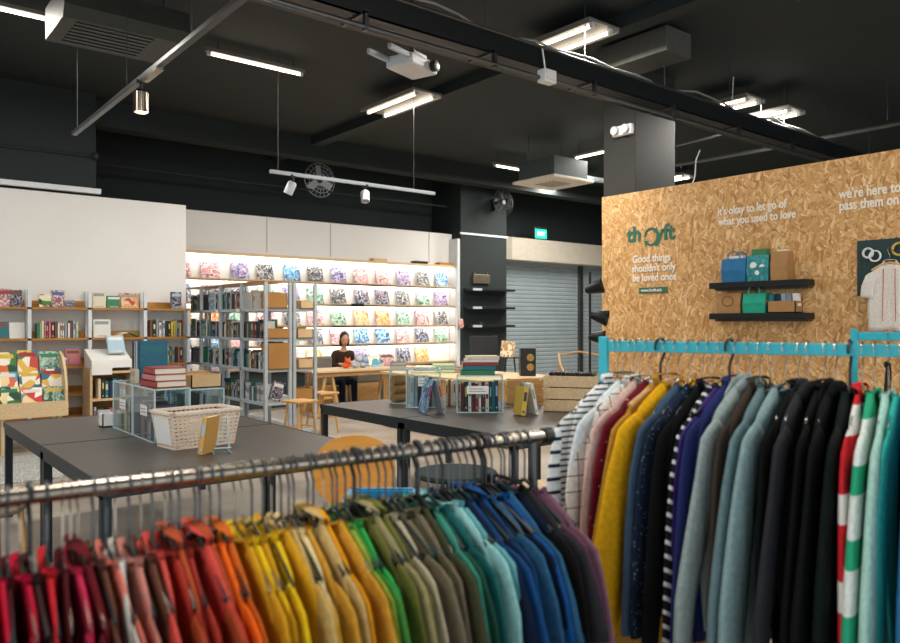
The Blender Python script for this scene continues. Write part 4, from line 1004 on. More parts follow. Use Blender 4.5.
SEQ2 = [(.035, 'shirtlong', 'white shirt with navy stripes', PAT('breton', 'dfe3e2', 'stripe', '1d2838', 26, .28), 'wire'),
        (.065, 'shirtlong', 'white shirt with thin dark stripes', PAT('finestripe', 'd5d6d2', 'stripe', '2a3340', 60, .35), 'wire'),
        (.095, 'blouse', 'pale blouse with small dark motifs', PAT('motif', 'ccd6d8', 'dots', '39424c', 9, .09), 'wire'),
        (.125, 'shirtlong', 'white shirt with thin grid check', PAT('grid', 'd9d2c8', 'check', '4a463f', 22, .07), 'wire'),
        (.16, 'blouse', 'blush pink blouse', PAT('blushpink', 'c9a79c'), 'wire'),
        (.19, 'blouse', 'maroon patterned blouse', PAT('maroonprint', '6a1624', 'dots', 'b88a86', 40, .14), 'black'),
        (.225, 'coat', 'camel long coat', PAT('camel', 'a87a30'), 'wood'),
        (.265, 'sweater', 'mustard yellow sweater with puffed sleeves', PAT('mustard_knit', 'd09a14'), 'wire'),
        (.305, 'blouse', 'slate navy blouse', PAT('slatenavy', '3c5064'), 'wire'),
        (.335, 'blouse', 'navy blouse with white specks', PAT('speck', '1b2638', 'dots', '8ea0b0', 90, .16), 'wire'),
        (.37, 'shirtlong', 'black shirt', PAT('black_cloth', '0b0c0d'), 'wire'),
        (.40, 'blouse', 'black blouse with white slanting stripes', PAT('zebra', '17191b', 'diag', 'c9cac8', 30, .32), 'wire'),
        (.43, 'blouse', 'deep purple blouse', PAT('purple', '3d2c6a'), 'black'),
        (.455, 'shirtlong', 'indigo shirt', PAT('indigo', '232a5c'), 'wire'),
        (.49, 'hoodie', 'heather grey hooded jacket', PAT('heather', '8b9896'), 'wire'),
        (.53, 'shirtlong', 'dark brown shirt', PAT('umber', '3a3129'), 'wire'),
        (.565, 'sweater', 'slate grey sweater', PAT('slate', '5d7478'), 'wire'),
        (.60, 'sweater', 'pale slate sweater', PAT('pale_slate', '7c9494'), 'wire'),
        (.64, 'shirtlong', 'jet black shirt', PAT('jet', '08090a'), 'wire'),
        (.68, 'hoodie', 'charcoal hooded jacket', PAT('charcoal', '1c1e1e'), 'wire'),
        (.72, 'coat', 'black long coat', PAT('black_cloth', '0b0c0d'), 'wire'),
        (.76, 'hoodie', 'black hooded jacket', PAT('softblack', '0d0f0f'), 'wire'),
        (.80, 'sweater', 'dark bottle green sweater', PAT('bottle', '0c1614'), 'black'),
        (.835, 'shirtlong', 'red and white shirt with broad bands', PAT('redband', 'c3242c', 'stripe', 'd9d6d0', 5, .35), 'wire'),
        (.865, 'sweater', 'green and white banded sweater', PAT('greenband', 'd2d8d2', 'stripe', '2a9a72', 6, .4), 'wire'),
        (.90, 'sweater', 'mint sweater', PAT('mint', '9fc6ba'), 'wire'),
        (.935, 'blouse', 'turquoise blouse', PAT('turquoise', '2fa59a'), 'wire'),
        (.97, 'sweater', 'denim blue sweater', PAT('denimknit', '2c6ea0'), 'wire')]
for i, (s, gk, nm, fab, hk) in enumerate(SEQ2):
    P = A2+D2*((s+rnd.uniform(-.008, .008))*.86+.01); P.z = Z2; yaw = -.45+.34*s
    hang((P.x, P.y, P.z), rz2+yaw+rnd.uniform(-.05, .05), .0235 if hk != 'black' else .026, hk, gk, nm+' on the teal rack', nm+' on the teal rack', 'garments on the teal rack', 'hangers on the teal rack', fab, drop=rnd.uniform(-.01, .005))
for i in range(6):     # garments on the rear teal rack
    P = F+D2*(.12+i*.11); P.z = zF
    cn, hx = [('black', '18191b'), ('plum', '4a2f4f'), ('navy', '101c33'), ('dark grey', '3a3d3f'), ('brown', '4a3528'), ('bottle green', '16302a')][i]
    lb = f'{cn} top on the rear teal rack'
    hang((P.x, P.y, P.z), rz2+rnd.uniform(-.08, .08), .0235, 'wire', f'top{i % 4}', lb, lb, 'garments on the rear teal rack', 'hangers on the rear teal rack', fabric('rear_'+cn.replace(' ', '_'), hx))

# white shirt on the pegboard
p = at(890, 262, X=UO-.13)
tm, sl, cl, nm = STY['shirt0']
hw = HANG.setdefault(('wood', .0235, 0), hanger_meshes('wood', .0235))
h = link('clothes_hanger', hw[1], None, (UO-.13, p.y, p.z+.1), -PI/2); link('hook', hw[0], h); tag(h, 'wooden hanger holding the white shirt on the pegboard', 'hanger'); h.scale = (.78, 1, .97)
WS = fabric('whiteshirt', 'dfd9d0')
g = link('collared_shirt', tm, None, (UO-.13, p.y, p.z+.1), -PI/2); setmat(g, 0, WS); g.scale = (.74, 1, .97); tag(g, 'white short-sleeved shirt with red trim hanging over the dark green pegboard', 'shirt')
for s in sl: q = link('sleeve', s, g); setmat(q, 0, WS)
c = link('collar', cl, g); setmat(c, 0, WS)
for s in (-1, 1):
    MB().tube([(s*.06, .016*-1, -.16), (s*.065, -.02, -.4), (s*.07, -.022, -.62)], .0035, 5).build('red_trim', mat('red_trim', 'b03a3a', .7), g)
    MB().tube([(s*.06, .016, -.16), (s*.065, .02, -.4), (s*.07, .022, -.62)], .0035, 5).build('red_trim', mat('red_trim', 'b03a3a', .7), g)
MB().tube([(.0, 0, .0), (.02, .1, 0.0)], .004).build('peg', M_DKSTEEL, h)

# ------------------------------------------------------------------ long tables
def desk(x0, y0, w, l, label):
    t = thing('work_table', label, 'table', (x0, y0, 0), 0, 'dark tables in the shop')
    MB().b2((0, 0, .715), (w, l, .75), .004).build('tabletop', M_TOP, t)
    fr = MB()
    for (a, b) in (((0, 0), (w, .045)), ((0, l-.045), (w, l)), ((0, 0), (.045, l)), ((w-.045, 0), (w, l))): fr.b2((a[0]+.004, a[1]+.004, .66), (b[0]-.004, b[1]-.004, .714))
    fr.build('frame', M_NAVYM, t)
    MB().b2((-.004, -.004, .712), (0, l+.004, .752)).b2((w, -.004, .712), (w+.004, l+.004, .752)).b2((0, -.004, .712), (w, 0, .752)).b2((0, l, .712), (w, l+.004, .752)).build('edge_band', M_NAVYM, t)
    for x in (.005, w-.055):
        for y in (.005, l-.055): MB().b2((x, y, 0), (x+.05, y+.05, .66)).build('leg', M_NAVYM, t)
    return t
desk(1.0, 4.0, 1.62, 1.43, 'dark table with white basket, nearer the chrome rack')
desk(1.0, 5.44, 1.62, 1.43, 'dark table with teal folders, nearer the picture-book stand')
desk(3.6, 3.75, 1.6, 1.34, 'dark table with yellow book and slatted crate, nearer the racks')
desk(3.6, 5.1, 1.6, 1.34, 'dark table with clear boxes, nearer the seated woman')
ZT = .7525

def acrylic(p, w, d, h, label, rz=0):
    t = thing('acrylic_box', label, 'box', p, rz, 'clear acrylic display boxes')
    th = .005
    b = MB(); b.b2((-w/2, -d/2, 0), (w/2, d/2, th)); b.b2((-w/2, -d/2, h-th), (w/2, d/2, h))
    for a, c in (((-w/2, -d/2), (w/2, -d/2+th)), ((-w/2, d/2-th), (w/2, d/2)), ((-w/2, -d/2), (-w/2+th, d/2)), ((w/2-th, -d/2), (w/2, d/2))): b.b2((a[0], a[1], th), (c[0], c[1], h-th))
    b.build('panel', CLEAR, t)
    e = MB(); r = .004
    for x in (-w/2, w/2):
        for y in (-d/2, d/2): e.b2((x-r, y-r, 0), (x+r, y+r, h))
    for z in (r, h-r):
        for y in (-d/2, d/2): e.b2((-w/2, y-r, z-r), (w/2, y+r, z+r))
        for x in (-w/2, w/2): e.b2((x-r, -d/2, z-r), (x+r, d/2, z+r))
    e.build('edge_trim', M_ACED, t)
    return t
def card(t, x, y, z, w, h, rz=0, body=None):
    c = MB().box((0, 0, 0), (w, .003, h)).build('label_card', M_WHT, t, (x, y, z), rz)
    k = MB()
    for i in range(2): k.b2((-w*.38, -.003, -h*.22+i*h*.3), (w*(.38-.12*i), -.0016, -h*.12+i*h*.3))
    k.build('print', cmat('grey'), c)
# table 1 things
BX = 1.70
for k, (y, lab) in enumerate(((5.25, 'clear acrylic box of books next to the white basket'), (5.74, 'clear acrylic box of books under the teal folders'))):
    t = acrylic((BX, y, ZT), .23, .47, .355, lab); card(t, -.12, -.02, .2, .14, .07, -PI/2)
    row_books((BX-.09, y-.21, ZT+.006), (0, 1, 0), .40, -PI/2, ('inside clear box by the white basket', 'inside clear box under the teal folders')[k], 'basket side', [['purple', 'black', 'teal', 'maroon', 'white', 'grey', 'black', 'pink'], ['grey', 'teal', 'black', 'cream', 'grey', 'white']][k], .2, .27, .025, .045, .15, 'books in clear boxes')
t = acrylic((1.97, 5.3, ZT), .27, .3, .33, 'clear acrylic box under the tan carton')
for k in range(2): place_book((1.97, 5.22+.06, ZT+.01+k*.05), .2, .14, .04, 0, 'brown', f'{("lower", "upper")[k]} brown book lying inside the clear box under the tan carton', 'books in clear boxes')
open_box((1.99, 5.3, ZT+.332), .22, .26, .09, M_CARD2, 'tan carton on top of the small clear box')
# stack of red books
def lying(p, w, d, t, col, label, rz, pages=M_PAPER):
    b = thing('book', label, 'book', p, rz, 'books lying in stacks')
    MB().b2((-w/2, -d/2, 0), (w/2, d/2, t*.1)).b2((-w/2, -d/2, t*.9), (w/2, d/2, t)).b2((-w/2, -d/2, 0), (-w/2+.004, d/2, t), 0).build('cover', cmat(col), b)
    MB().b2((-w/2+.005, -d/2+.006, t*.1), (w/2-.006, d/2-.006, t*.9)).build('page_block', pages, b)
    return b
z = ZT+.356
for k, c in enumerate(('red', 'red', 'navy')):
    col = ('red', 'pink', 'red')[k]
    lying((1.715+.004*k, 5.24, z), .21, .28, .043, col, f'{("lowest", "middle", "topmost")[k]} thick {col} book of the stack on the clear box', [.08, .0, -.05][k]); z += .0435
# teal folders
for k in range(4):
    m = mat('teal_folder', '1f6680', .5, var=.2, scale=6, stretch=(1, 1, 8)) if k == 0 else cmat(['white', 'navy', 'white', 'navy'][k])
    o = place_book((1.755 - k*.0-.0, 5.58+k*.045, ZT+.357), .2, .035, .30-.002*k, 0, 'white', [f'large teal folder facing out on the clear box', 'white folder just behind the teal folder on the clear box', 'pale folder behind the white folder on the clear box', 'dark folder farthest back on the clear box'][k], 'folders on the clear box', band='teal', me=COVME, m=[m, cmat('white'), cmat('pale blue'), cmat('navy')][k])
for k in range(3): place_book((1.615, 5.56+k*.04+.0, ZT+.357), .025, .03, .1, -PI/2, 'cream', f'{ORD[k]} small cream booklet beside the teal folder on clear box', 'small booklets on the clear box')
# basket
bk = thing('plastic_basket', 'cream perforated plastic basket on the dark table beside clear boxes', 'basket', (1.79, 4.83, ZT), .12)
w0, d0, w1, d1, h = .40, .24, .46, .30, .225
def wallgrid(p00, p10, p01, p11, nx, nz, out, b, hole=True):
    def P(u, v): return (p00*(1-u)+p10*u)*(1-v)+(p01*(1-u)+p11*u)*v
    for i in range(nx+1):
        u = i/nx; b.tube([P(u, 0), P(u, 1)], .0055, 4)
    for j in range(nz+1):
        v = j/nz; b.tube([P(0, v), P(1, v)], .006 if 0 < j < nz else .008, 4)
Vv = Vector
c0 = [Vv((-w0/2, -d0/2, .004)), Vv((w0/2, -d0/2, .004)), Vv((w0/2, d0/2, .004)), Vv((-w0/2, d0/2, .004))]
c1 = [Vv((-w1/2, -d1/2, h)), Vv((w1/2, -d1/2, h)), Vv((w1/2, d1/2, h)), Vv((-w1/2, d1/2, h))]
b = MB()
for k in range(4): wallgrid(c0[k], c0[(k+1) % 4], c1[k], c1[(k+1) % 4], 14 if k % 2 == 0 else 9, 9, None, b)
b.b2((-w0/2, -d0/2, 0), (w0/2, d0/2, .006)); b.build('body', M_BASK, bk)
b = MB()
for k in range(4):
    A, B = c1[k], c1[(k+1) % 4]; b.tube([A, B], (.016, .01), 4) if False else b.box((A+B)/2, (abs(A.x-B.x)+.03, abs(A.y-B.y)+.03, .02), None, .004)
b.build('rim', M_BASK, bk)
MB().box((0, -d0/2-.022, .14), (.2, .006, .07), Matrix.Rotation(.12, 3, 'X'), .003).build('handle_panel', M_BASK, bk)
MB().box((-w0/2-.025, 0, .11), (.004, .2, .17), Matrix.Rotation(-.13, 3, 'Y')).build('paper_sign', M_WHT, bk)
# leaning book and stand
es = thing('book_stand', 'clear acrylic easel stand beside the cream basket', 'stand', (1.80, 4.44, ZT), -.25)
MB().box((0, .06, .11), (.1, .004, .22), Matrix.Rotation(-.35, 3, 'X')).b2((-.05, -.06, 0), (.05, .1, .005)).b2((-.05, -.065, 0), (.05, -.06, .035)).build('easel', CLEAR, es)
MB().tube([(-.05, -.062, .035), (.05, -.062, .035)], .004).tube([(-.05, -.06, .003), (-.05, .1, .003)], .004).tube([(.05, -.06, .003), (.05, .1, .003)], .004).tube([(.05, .03, .02), (.05, .098, .21)], .004).build('edge_trim', M_ACED, es)
o = place_book((1.66, 4.42, ZT+.004), .035, .14, .225, -.55, 'yellow', 'yellow paperback leaning upright in front of the cream basket', 'books on the dark tables', band='pale blue'); o.rotation_euler = (0, .16, -.9); setmat(o, 0, mat('tan_cover', 'd0a055', .5))
open_box((1.57, 6.1, ZT), .09, .12, .1, M_WHT, 'small white box on the dark table behind the clear boxes', 0)

# table 2 things (turned towards the aisle)
RV = -YAW
def T2(px, py): return at(px, py, Z=ZT)
p = T2(398, 404); t = acrylic(p+FW*.12, .17, .2, .33, 'clear acrylic box holding tan bundles, farthest from the racks', RV)
for k in range(3): tag(MB().lathe([(.0, -.07), (.045, -.07), (.05, 0), (.045, .07), (0, .07)], p+FW*.12+Vector((0, 0, .05+k*.085)), 12, Matrix.Rotation(PI/2, 3, 'Y')).build('cloth_roll', M_KRAFT, smooth=True), f'{("lowest", "middle", "topmost")[k]} tan cloth roll inside the clear box', 'cloth roll')
lying(p+FW*.12+Vector((0, 0, .331)), .16, .19, .04, 'cream', 'cream notebook on the clear box of tan bundles', RV)
lying(p+FW*.12+Vector((0, 0, .372)), .15, .18, .03, 'brown', 'brown notebook topmost on the clear box of tan bundles', RV)
p = T2(423, 408); t = acrylic(p+FW*.12, .31, .22, .36, 'clear acrylic box of grey blue books behind the tented books', RV); card(t, -.0, -.115, .24, .09, .08)
q = p+FW*.12
row_books(q-RT*.13-FW*.07+Vector((0, 0, .006)), RT, .26, RV, 'inside clear box behind the tented books', 'far side', ['pale blue', 'grey', 'navy', 'pale blue', 'cream', 'brown', 'grey'], .22, .3, .025, .04, .14, 'books in clear boxes')
p = T2(480, 413); t = acrylic(p+FW*.12, .40, .22, .325, 'clear acrylic box of red and black books under the lying stack', RV); card(t, -.02, -.115, .2, .19, .07)
q = p+FW*.12
row_books(q-RT*.17-FW*.07+Vector((0, 0, .006)), RT, .35, RV, 'inside clear box under the lying stack', 'far side', ['maroon', 'black', 'white', 'maroon', 'red', 'white', 'maroon', 'cream', 'navy', 'teal', 'navy', 'black'], .22, .28, .022, .036, .14, 'books in clear boxes')
z = ZT+.327
for k, (c, w, th, dx) in enumerate((('green', .3, .045, -.02), ('teal', .29, .04, -.01), ('red', .31, .028, .0), ('white', .29, .022, .01), ('cream', .28, .03, .02))):
    lying(q+RT*dx+Vector((0, 0, z-ZT)), .21, w, th, c, f'{c} book lying {ORD[k]} from the bottom of the stack on the clear box', RV+PI/2+.03*k); z += th+.0005
for s, c, nm in ((-1, ARTS[0], 'pale blue and pink'), (1, cmat('grey'), 'grey')):
    p = T2(435, 414)+RT*(.04*s)
    o = place_book(p+Vector((0, 0, .002)), .028, .17, .30, RV, 'grey', f'{nm} book propped in the tented pair before the clear box', 'books on the dark tables', m=c); o.rotation_euler = (0, -.0+.22*-s, RV+.35)
    o.location += RT*(.045*s)
for k in range(6):
    c = ['cream', 'brown', 'cream', 'white', 'brown', 'cream'][k]
    place_book(T2(449, 407)+FW*.1+RT*(.024*k-.02), .022, .14, .24+.01*(k % 2), RV, c, booklabel(c, 'between the two large clear boxes', 'tented pair'), 'books on the dark tables')
o = place_book(T2(523, 416)+Vector((0, 0, .004)), .05, .15, .24, RV, 'yellow', 'yellow paperback leaning by the slatted crate', 'books on the dark tables', band='navy'); o.rotation_euler = (0, .14, RV+.35)
o = place_book(T2(541, 415)+Vector((0, 0, .004)), .03, .15, .27, RV, 'white', 'white hardback leaning away from the yellow paperback', 'books on the dark tables', band='grey'); o.rotation_euler = (0, -.2, RV+.3); o.location += RT*-.03
o = place_book(T2(537, 413)+Vector((0, 0, .004)), .02, .15, .26, RV, 'grey', 'grey thin book beside the white hardback', 'books on the dark tables'); o.rotation_euler = (0, -.2, RV+.3); o.location += RT*-.04
# crates
def crate(p, w, d, h, rz, label, m=M_WOODX):
    t = thing('wooden_crate', label, 'crate', p, rz, 'wooden crates on the dark table')
    n = 3; sh = h/n
    for k in range(n):
        for s in (-1, 1):
            MB().b2((-w/2, s*d/2-.006, k*sh+.004), (w/2, s*d/2+.006, (k+1)*sh-.006)).build('slat', m, t)
            MB().b2((s*w/2-.006, -d/2+.006, k*sh+.008), (s*w/2+.006, d/2-.006, (k+1)*sh-.012)).build('slat', m, t)
    for x in (-1, 1):
        for y in (-1, 1): MB().b2((x*(w/2-.03)-.02, y*(d/2-.02)-.012, 0), (x*(w/2-.03)+.02, y*(d/2-.02)+.012, h)).build('corner_post', m, t)
    MB().b2((-w/2, -d/2, .0), (w/2, d/2, .01)).build('base', m, t)
    return t
pc = T2(577, 412)+FW*.16
crate(pc, .5, .3, .32, RV-.28, 'slatted pine crate of black record sleeves at the table end')
CD = Vector((math.cos(RV-.28), math.sin(RV-.28), 0))
for k in range(12):
    o = link('record_sleeve', SLME, None, pc+CD*(-.2+.035*k)+Vector((0, 0, .03)), RV-.28+PI/2); o.scale = (.26, .31, .31); o.rotation_euler = (0, 0, RV-.28+PI/2)
    setmat(o, 0, M_BLACKP if k % 3 else cmat('navy')); tag(o, f'dark record sleeve standing {ordw(k)} from the yellow paperback inside the slatted crate', 'record', 'record sleeves in the slatted crate')
p = T2(525, 404)+FW*.12; crate(p, .34, .24, .23, RV, 'small pine crate behind the yellow paperback', M_WOOD)
# small potted plant
p = T2(549, 409)+FW*.02
pt = thing('potted_plant', 'small leafy potted plant between the white hardback and slatted crate', 'plant', p)
MB().lathe([(.03, 0), (.042, .07), (.038, .07), (.03, .05)], (0, 0, 0), 14).build('pot', mat('terracotta', '9b5b3d', .8), pt, smooth=True)
lv = MB()
for k in range(22):
    a = random.uniform(0, 6.3); el_ = random.uniform(.2, 1.2); l = random.uniform(.05, .11)
    d = Vector((math.cos(a)*math.cos(el_), math.sin(a)*math.cos(el_), math.sin(el_)))
    lv.tube([Vector((0, 0, .06)), Vector((0, 0, .07))+d*l*.5, Vector((0, 0, .07))+d*l], [(.002, .002), (.014, .003), (.002, .001)], 6)
lv.build('foliage', mat('leaf_green', '5c7a35', .6, var=.3), pt, smooth=True)

# ------------------------------------------------------------------ chairs and stools
def ply_chair(p, rz, label, m=M_PLY, leg=M_PLY, zs=.46, back=(.22, .17)):
    t = thing('plywood_chair', label, 'chair', p, rz)
    MB().lathe([(0, -.012), (.2, -.012), (.21, 0), (.2, .012), (0, .014)], (0, 0, zs), 28).build('seat', m, t, smooth=True)
    b = MB(); N = 28; A = []; B = []
    for k in range(N):
        a = 2*PI*k/N; x = back[0]*math.copysign(abs(math.cos(a))**.85, math.cos(a)); z = back[1]*math.copysign(abs(math.sin(a))**.85, math.sin(a))
        y = .21-.9*x*x
        A.append(b.bm.verts.new((x, y, zs+.3+z))); B.append(b.bm.verts.new((x, y+.014, zs+.3+z)))
    ca = b.bm.verts.new((0, .21, zs+.3)); cb = b.bm.verts.new((0, .224, zs+.3))
    for k in range(N):
        j = (k+1) % N
        b.bm.faces.new((A[k], A[j], B[j], B[k])); b.bm.faces.new((ca, A[j], A[k])); b.bm.faces.new((cb, B[k], B[j]))
    b.build('backrest', m, t, smooth=True)
    for s in (-1, 1):
        MB().tube([(s*.16, .15, 0), (s*.14, .16, zs), (s*.13, .205, zs+.2)], [.016, .018, .012], 10).build('leg', leg, t, smooth=True)
        MB().tube([(s*.17, -.16, 0), (s*.14, -.13, zs-.01)], [.013, .018], 10).build('leg', leg, t, smooth=True)
    return t
p = at(357, 470, d=4.15)
ply_chair((p.x, p.y, 0), -YAW+.25-.05, 'orange plywood chair with rounded back between the two dark tables', back=(.235, .2), zs=.39)
bl = MB().prism([(-.19, -.1), (.2, -.12), (.21, .03), (.1, .06), (-.1, .05), (-.2, .02)], -.02, .02, 'y')
p2 = at(380, 495, d=3.6)
bb = thing('blue_crate', 'bright blue plastic crate on the floor behind the chrome rack', 'crate', (p2.x, p2.y, 0), -YAW)
MB().b2((-.15, -.18, 0), (.15, .18, .02)).b2((-.15, -.18, .02), (.15, -.165, .7)).b2((-.15, .165, .02), (.15, .18, .7)).b2((-.15, -.165, .02), (-.135, .165, .7)).b2((.135, -.165, .02), (.15, .165, .7)).build('bin', mat('blue_plastic', '1f87b8', .4), bb)
MB().b2((-.17, -.2, .68), (.17, -.18, .71)).b2((-.17, .18, .68), (.17, .2, .71)).b2((-.17, -.2, .68), (-.15, .2, .71)).b2((.15, -.2, .68), (.17, .2, .71)).build('rim', mat('blue_plastic', '1f87b8', .4), bb)
ply_chair((.64, 5.05, 0), PI/2+.3, 'wooden chair with grey oval back pulled up to the dark table end', mat('grey_brown_ply', '7c6f5f', .5), M_WOOD)
def stool(p, rz, label, m, leg, zs=.48, r=.19, square=False):
    t = thing('stool', label, 'stool', p, rz)
    if square: MB().b2((-r, -r, zs-.03), (r, r, zs), .01).build('seat', m, t)
    else: MB().lathe([(0, -.03), (r-.01, -.03), (r, -.015), (r-.01, 0), (0, .002)], (0, 0, zs), 26).build('seat', m, t, smooth=True)
    k = r*.75
    for sx in (-1, 1):
        for sy in (-1, 1): MB().tube([(sx*(k+.03), sy*(k+.03), 0), (sx*k*.85, sy*k*.85, zs-.03)], .014, 8).build('leg', leg, t, smooth=True)
    fr = MB()
    for (a, b) in (((-1, -1), (1, -1)), ((1, -1), (1, 1)), ((1, 1), (-1, 1)), ((-1, 1), (-1, -1))): fr.tube([(a[0]*k, a[1]*k, zs*.4), (b[0]*k, b[1]*k, zs*.4)], .008, 6)
    fr.build('stretcher', leg, t); return t
p = at(456, 471, d=4.3); stool((p.x, p.y, 0), .3, 'dark green round stool between the chrome rack and dark table', mat('dark_green_seat', '0d2422', .85), M_BLACK, p.z, .24)
p = at(545, 487, d=4.0); stool((p.x, p.y, 0), -.4, 'pale wood square stool with grey legs beside the striped shirts', M_WOODX, M_GALV, p.z, .19, True)
for (px, py, lab) in ((322, 392, 'wooden stool drawn up to the trestle table'), (300, 400, 'low wooden stool beside the grey shelving end')):
    p = at(px, py, d=10.4 if px > 310 else 9.5); stool((p.x, p.y, 0), .2, lab, M_WOOD, M_WOOD, p.z, .17, True)

# ------------------------------------------------------------------ trestle table, counter and the seated woman
TT = (5.75, 10.55, 7.9, 11.25)
t = thing('trestle_table', 'long wooden trestle table in front of the seated woman', 'table', (TT[0], TT[1], 0))
W, Dp = TT[2]-TT[0], TT[3]-TT[1]
MB().b2((0, 0, .73), (W, Dp, .765), .005).build('tabletop', mat('pale_birch', 'd8bd97', .45, var=.1, scale=3, stretch=(1, 12, 1)), t)
MB().b2((.1, .05, .66), (W-.1, .1, .73)).build('apron', M_WOOD, t)
for x in (.35, W-.35):
    for s in (-1, 1):
        for y in (.1, Dp-.1): MB().tube([(x+s*.2, y, 0), (x+s*.05, y, .73)], .032, 4).build('leg', M_WOOD, t)
    MB().b2((x-.14, .09, .3), (x+.14, .13, .34)).build('stretcher', M_WOOD, t)
CT = (6.2, 7.0, 7.6, 9.3)
t = thing('sales_counter', 'long wooden counter carrying loudspeaker, monitor and parcels', 'counter', (CT[0], CT[1], 0))
W, Dp = CT[2]-CT[0], CT[3]-CT[1]
MB().b2((0, 0, .77), (W, Dp, .81), .005).build('worktop', M_WOODX, t)
pn = MB()
for k in range(16): pn.b2((.03, .03+k*(Dp-.06)/16, .02), (.05, .03+(k+.93)*(Dp-.06)/16, .77))
pn.build('front_panel', M_WOOD, t)
MB().b2((.05, .03, .0), (W-.03, .05, .77)).build('end_panel', M_WOOD, t); MB().b2((.05, Dp-.05, .0), (W-.03, Dp-.03, .77)).build('end_panel', M_WOOD, t)
ZCN = .811
def onc(px, py): return at(px, py, Z=ZCN)
# loudspeaker
p = onc(528, 376)
t = thing('loudspeaker', 'black two-way loudspeaker with yellow cones on the wooden counter', 'speaker', p+FW*.1, RV)
MB().box((0, 0, .19), (.21, .26, .38), None, .008).build('cabinet', M_BLACKP, t)
for z, r in ((.09, .05), (.22, .05)):
    c = MB().lathe([(r, 0), (r*.85, -.006), (r*.4, .03), (r*.3, .02), (0, .015)], (0.03, -.131, z+.03), 20, Matrix.Rotation(-PI/2, 3, 'X')).build('cone', mat('kevlar_yellow', '9c7d38', .5), t, smooth=True)
# record display stand
p = onc(510, 372)
t = thing('record_stand', 'slanted stand with a tan picture sleeve beside the loudspeaker', 'stand', p+FW*.0, RV)
MB().tube([(-.08, 0, 0), (-.05, .02, .22)], .012).tube([(.08, .0, 0), (.06, .02, .22)], .012).b2((-.12, -.06, .2), (.16, .1, .215)).build('frame', M_BLACK, t)
MB().box((-.03, .06, .33), (.2, .01, .24), Matrix.Rotation(-.3, 3, 'X') @ Matrix.Rotation(.15, 3, 'Y')).build('sleeve', art('tan_art', ['c9a878', 'a67a4a', 'e0cba8', '7a5636'], 14), t)
# monitor
p = onc(485, 374)
t = thing('computer_monitor', 'black computer monitor turned away on the wooden counter', 'monitor', p+FW*.05, RV+.3)
MB().box((0, .02, .4), (.42, .025, .27), Matrix.Rotation(-.15, 3, 'X'), .008).build('screen', M_BLACKP, t)
MB().b2((-.02, .03, .02), (.02, .05, .34)).build('stand_neck', M_BLACK, t); MB().b2((-.12, -.08, 0), (.12, .12, .015), .005).build('foot', M_BLACK, t)
p = onc(470, 373)
t = thing('photo_camera', 'small black camera beside the monitor on the wooden counter', 'camera', p, RV)
MB().b2((-.07, -.03, 0), (.07, .03, .08), .01).b2((-.025, -.02, .08), (.025, .02, .1)).build('body', M_BLACKP, t); MB().lathe([(.034, 0), (.034, .05), (.026, .055), (0, .05)], (0, -.03, .04), 14, Matrix.Rotation(PI/2, 3, 'X')).build('lens', M_BLACK, t, smooth=True)
# parcels on the counter
for (px, w, d, h, m, nm, lab) in ((442, .38, .25, .13, cmat('light green'), 'cloth_bundle', 'folded green cloth bundle on the wooden counter'), (424, .36, .26, .1, cmat('cream'), 'cloth_bundle', 'folded olive and cream bundle on the wooden counter'), (462, .25, .2, .1, M_KRAFT, 'parcel', 'brown parcel beside the camera on the wooden counter')):
    p = onc(px, 372.5)
    t = thing(nm, lab, 'parcel' if nm == 'parcel' else 'bundle', p, RV)
    for k in range(3): MB().box((.01*k, 0, h*(k+.5)/3), (w-.03*k, d-.02*k, h/3*.98), None, .015).build('layer', m if k != 1 else cmat('grey'), t)
# woman
def skin_mesh(name, verts, edges, radii, m, parent, sub=1):
    me = bpy.data.meshes.new(name); me.from_pydata(verts, edges, []); o = link(name, me, None)
    md = o.modifiers.new('s', 'SKIN'); ss = o.modifiers.new('d', 'SUBSURF'); ss.levels = sub; ss.render_levels = sub
    for i, r in enumerate(radii):
        sv = me.skin_vertices[0].data[i]; sv.radius = r if isinstance(r, tuple) else (r, r); sv.use_root = (i == 0)
    bpy.context.view_layer.update()
    nm = bpy.data.meshes.new_from_object(o.evaluated_get(bpy.context.evaluated_depsgraph_get())); bpy.data.objects.remove(o)
    nm.materials.clear(); nm.materials.append(m)
    for p_ in nm.polygons: p_.use_smooth = True
    r = link(name, nm, parent); return r
hp = at(345, 342, Y=11.62)
pw = thing('person', 'seated person in dark brown top with black hair, looking down at trestle table', 'person', (hp.x, 11.66, 0), -.3)
# faces -y. seat .45
V_ = [(0, .12, .52), (0, .11, .72), (0, .08, .92), (0, .04, 1.02), (0, .0, 1.10), (0, -.03, 1.17),               # 0-5 pelvis..head base
      (-.16, .06, .97), (-.22, -.02, .76), (-.12, -.2, .80), (.16, .06, .97), (.22, -.02, .76), (.12, -.2, .80),    # arms 6-11
      (-.10, .08, .5), (-.11, -.32, .49), (-.11, -.33, .08), (-.11, -.43, .04), (.10, .08, .5), (.11, -.32, .49), (.11, -.33, .08), (.11, -.43, .04),
      (-.09, -.27, .80), (.09, -.27, .80)]
E_ = [(0, 1), (1, 2), (2, 3), (3, 4), (4, 5), (2, 6), (6, 7), (7, 8), (2, 9), (9, 10), (10, 11), (0, 12), (12, 13), (13, 14), (14, 15), (0, 16), (16, 17), (17, 18), (18, 19), (8, 20), (11, 21)]
R_ = [(.15, .11), (.13, .095), (.14, .09), (.06, .055), (.046, .046), (.05, .05), (.05, .05), .038, .026, (.05, .05), .038, .026, .085, .058, .04, .03, .085, .058, .04, .03, (.032, .014), (.032, .014)]
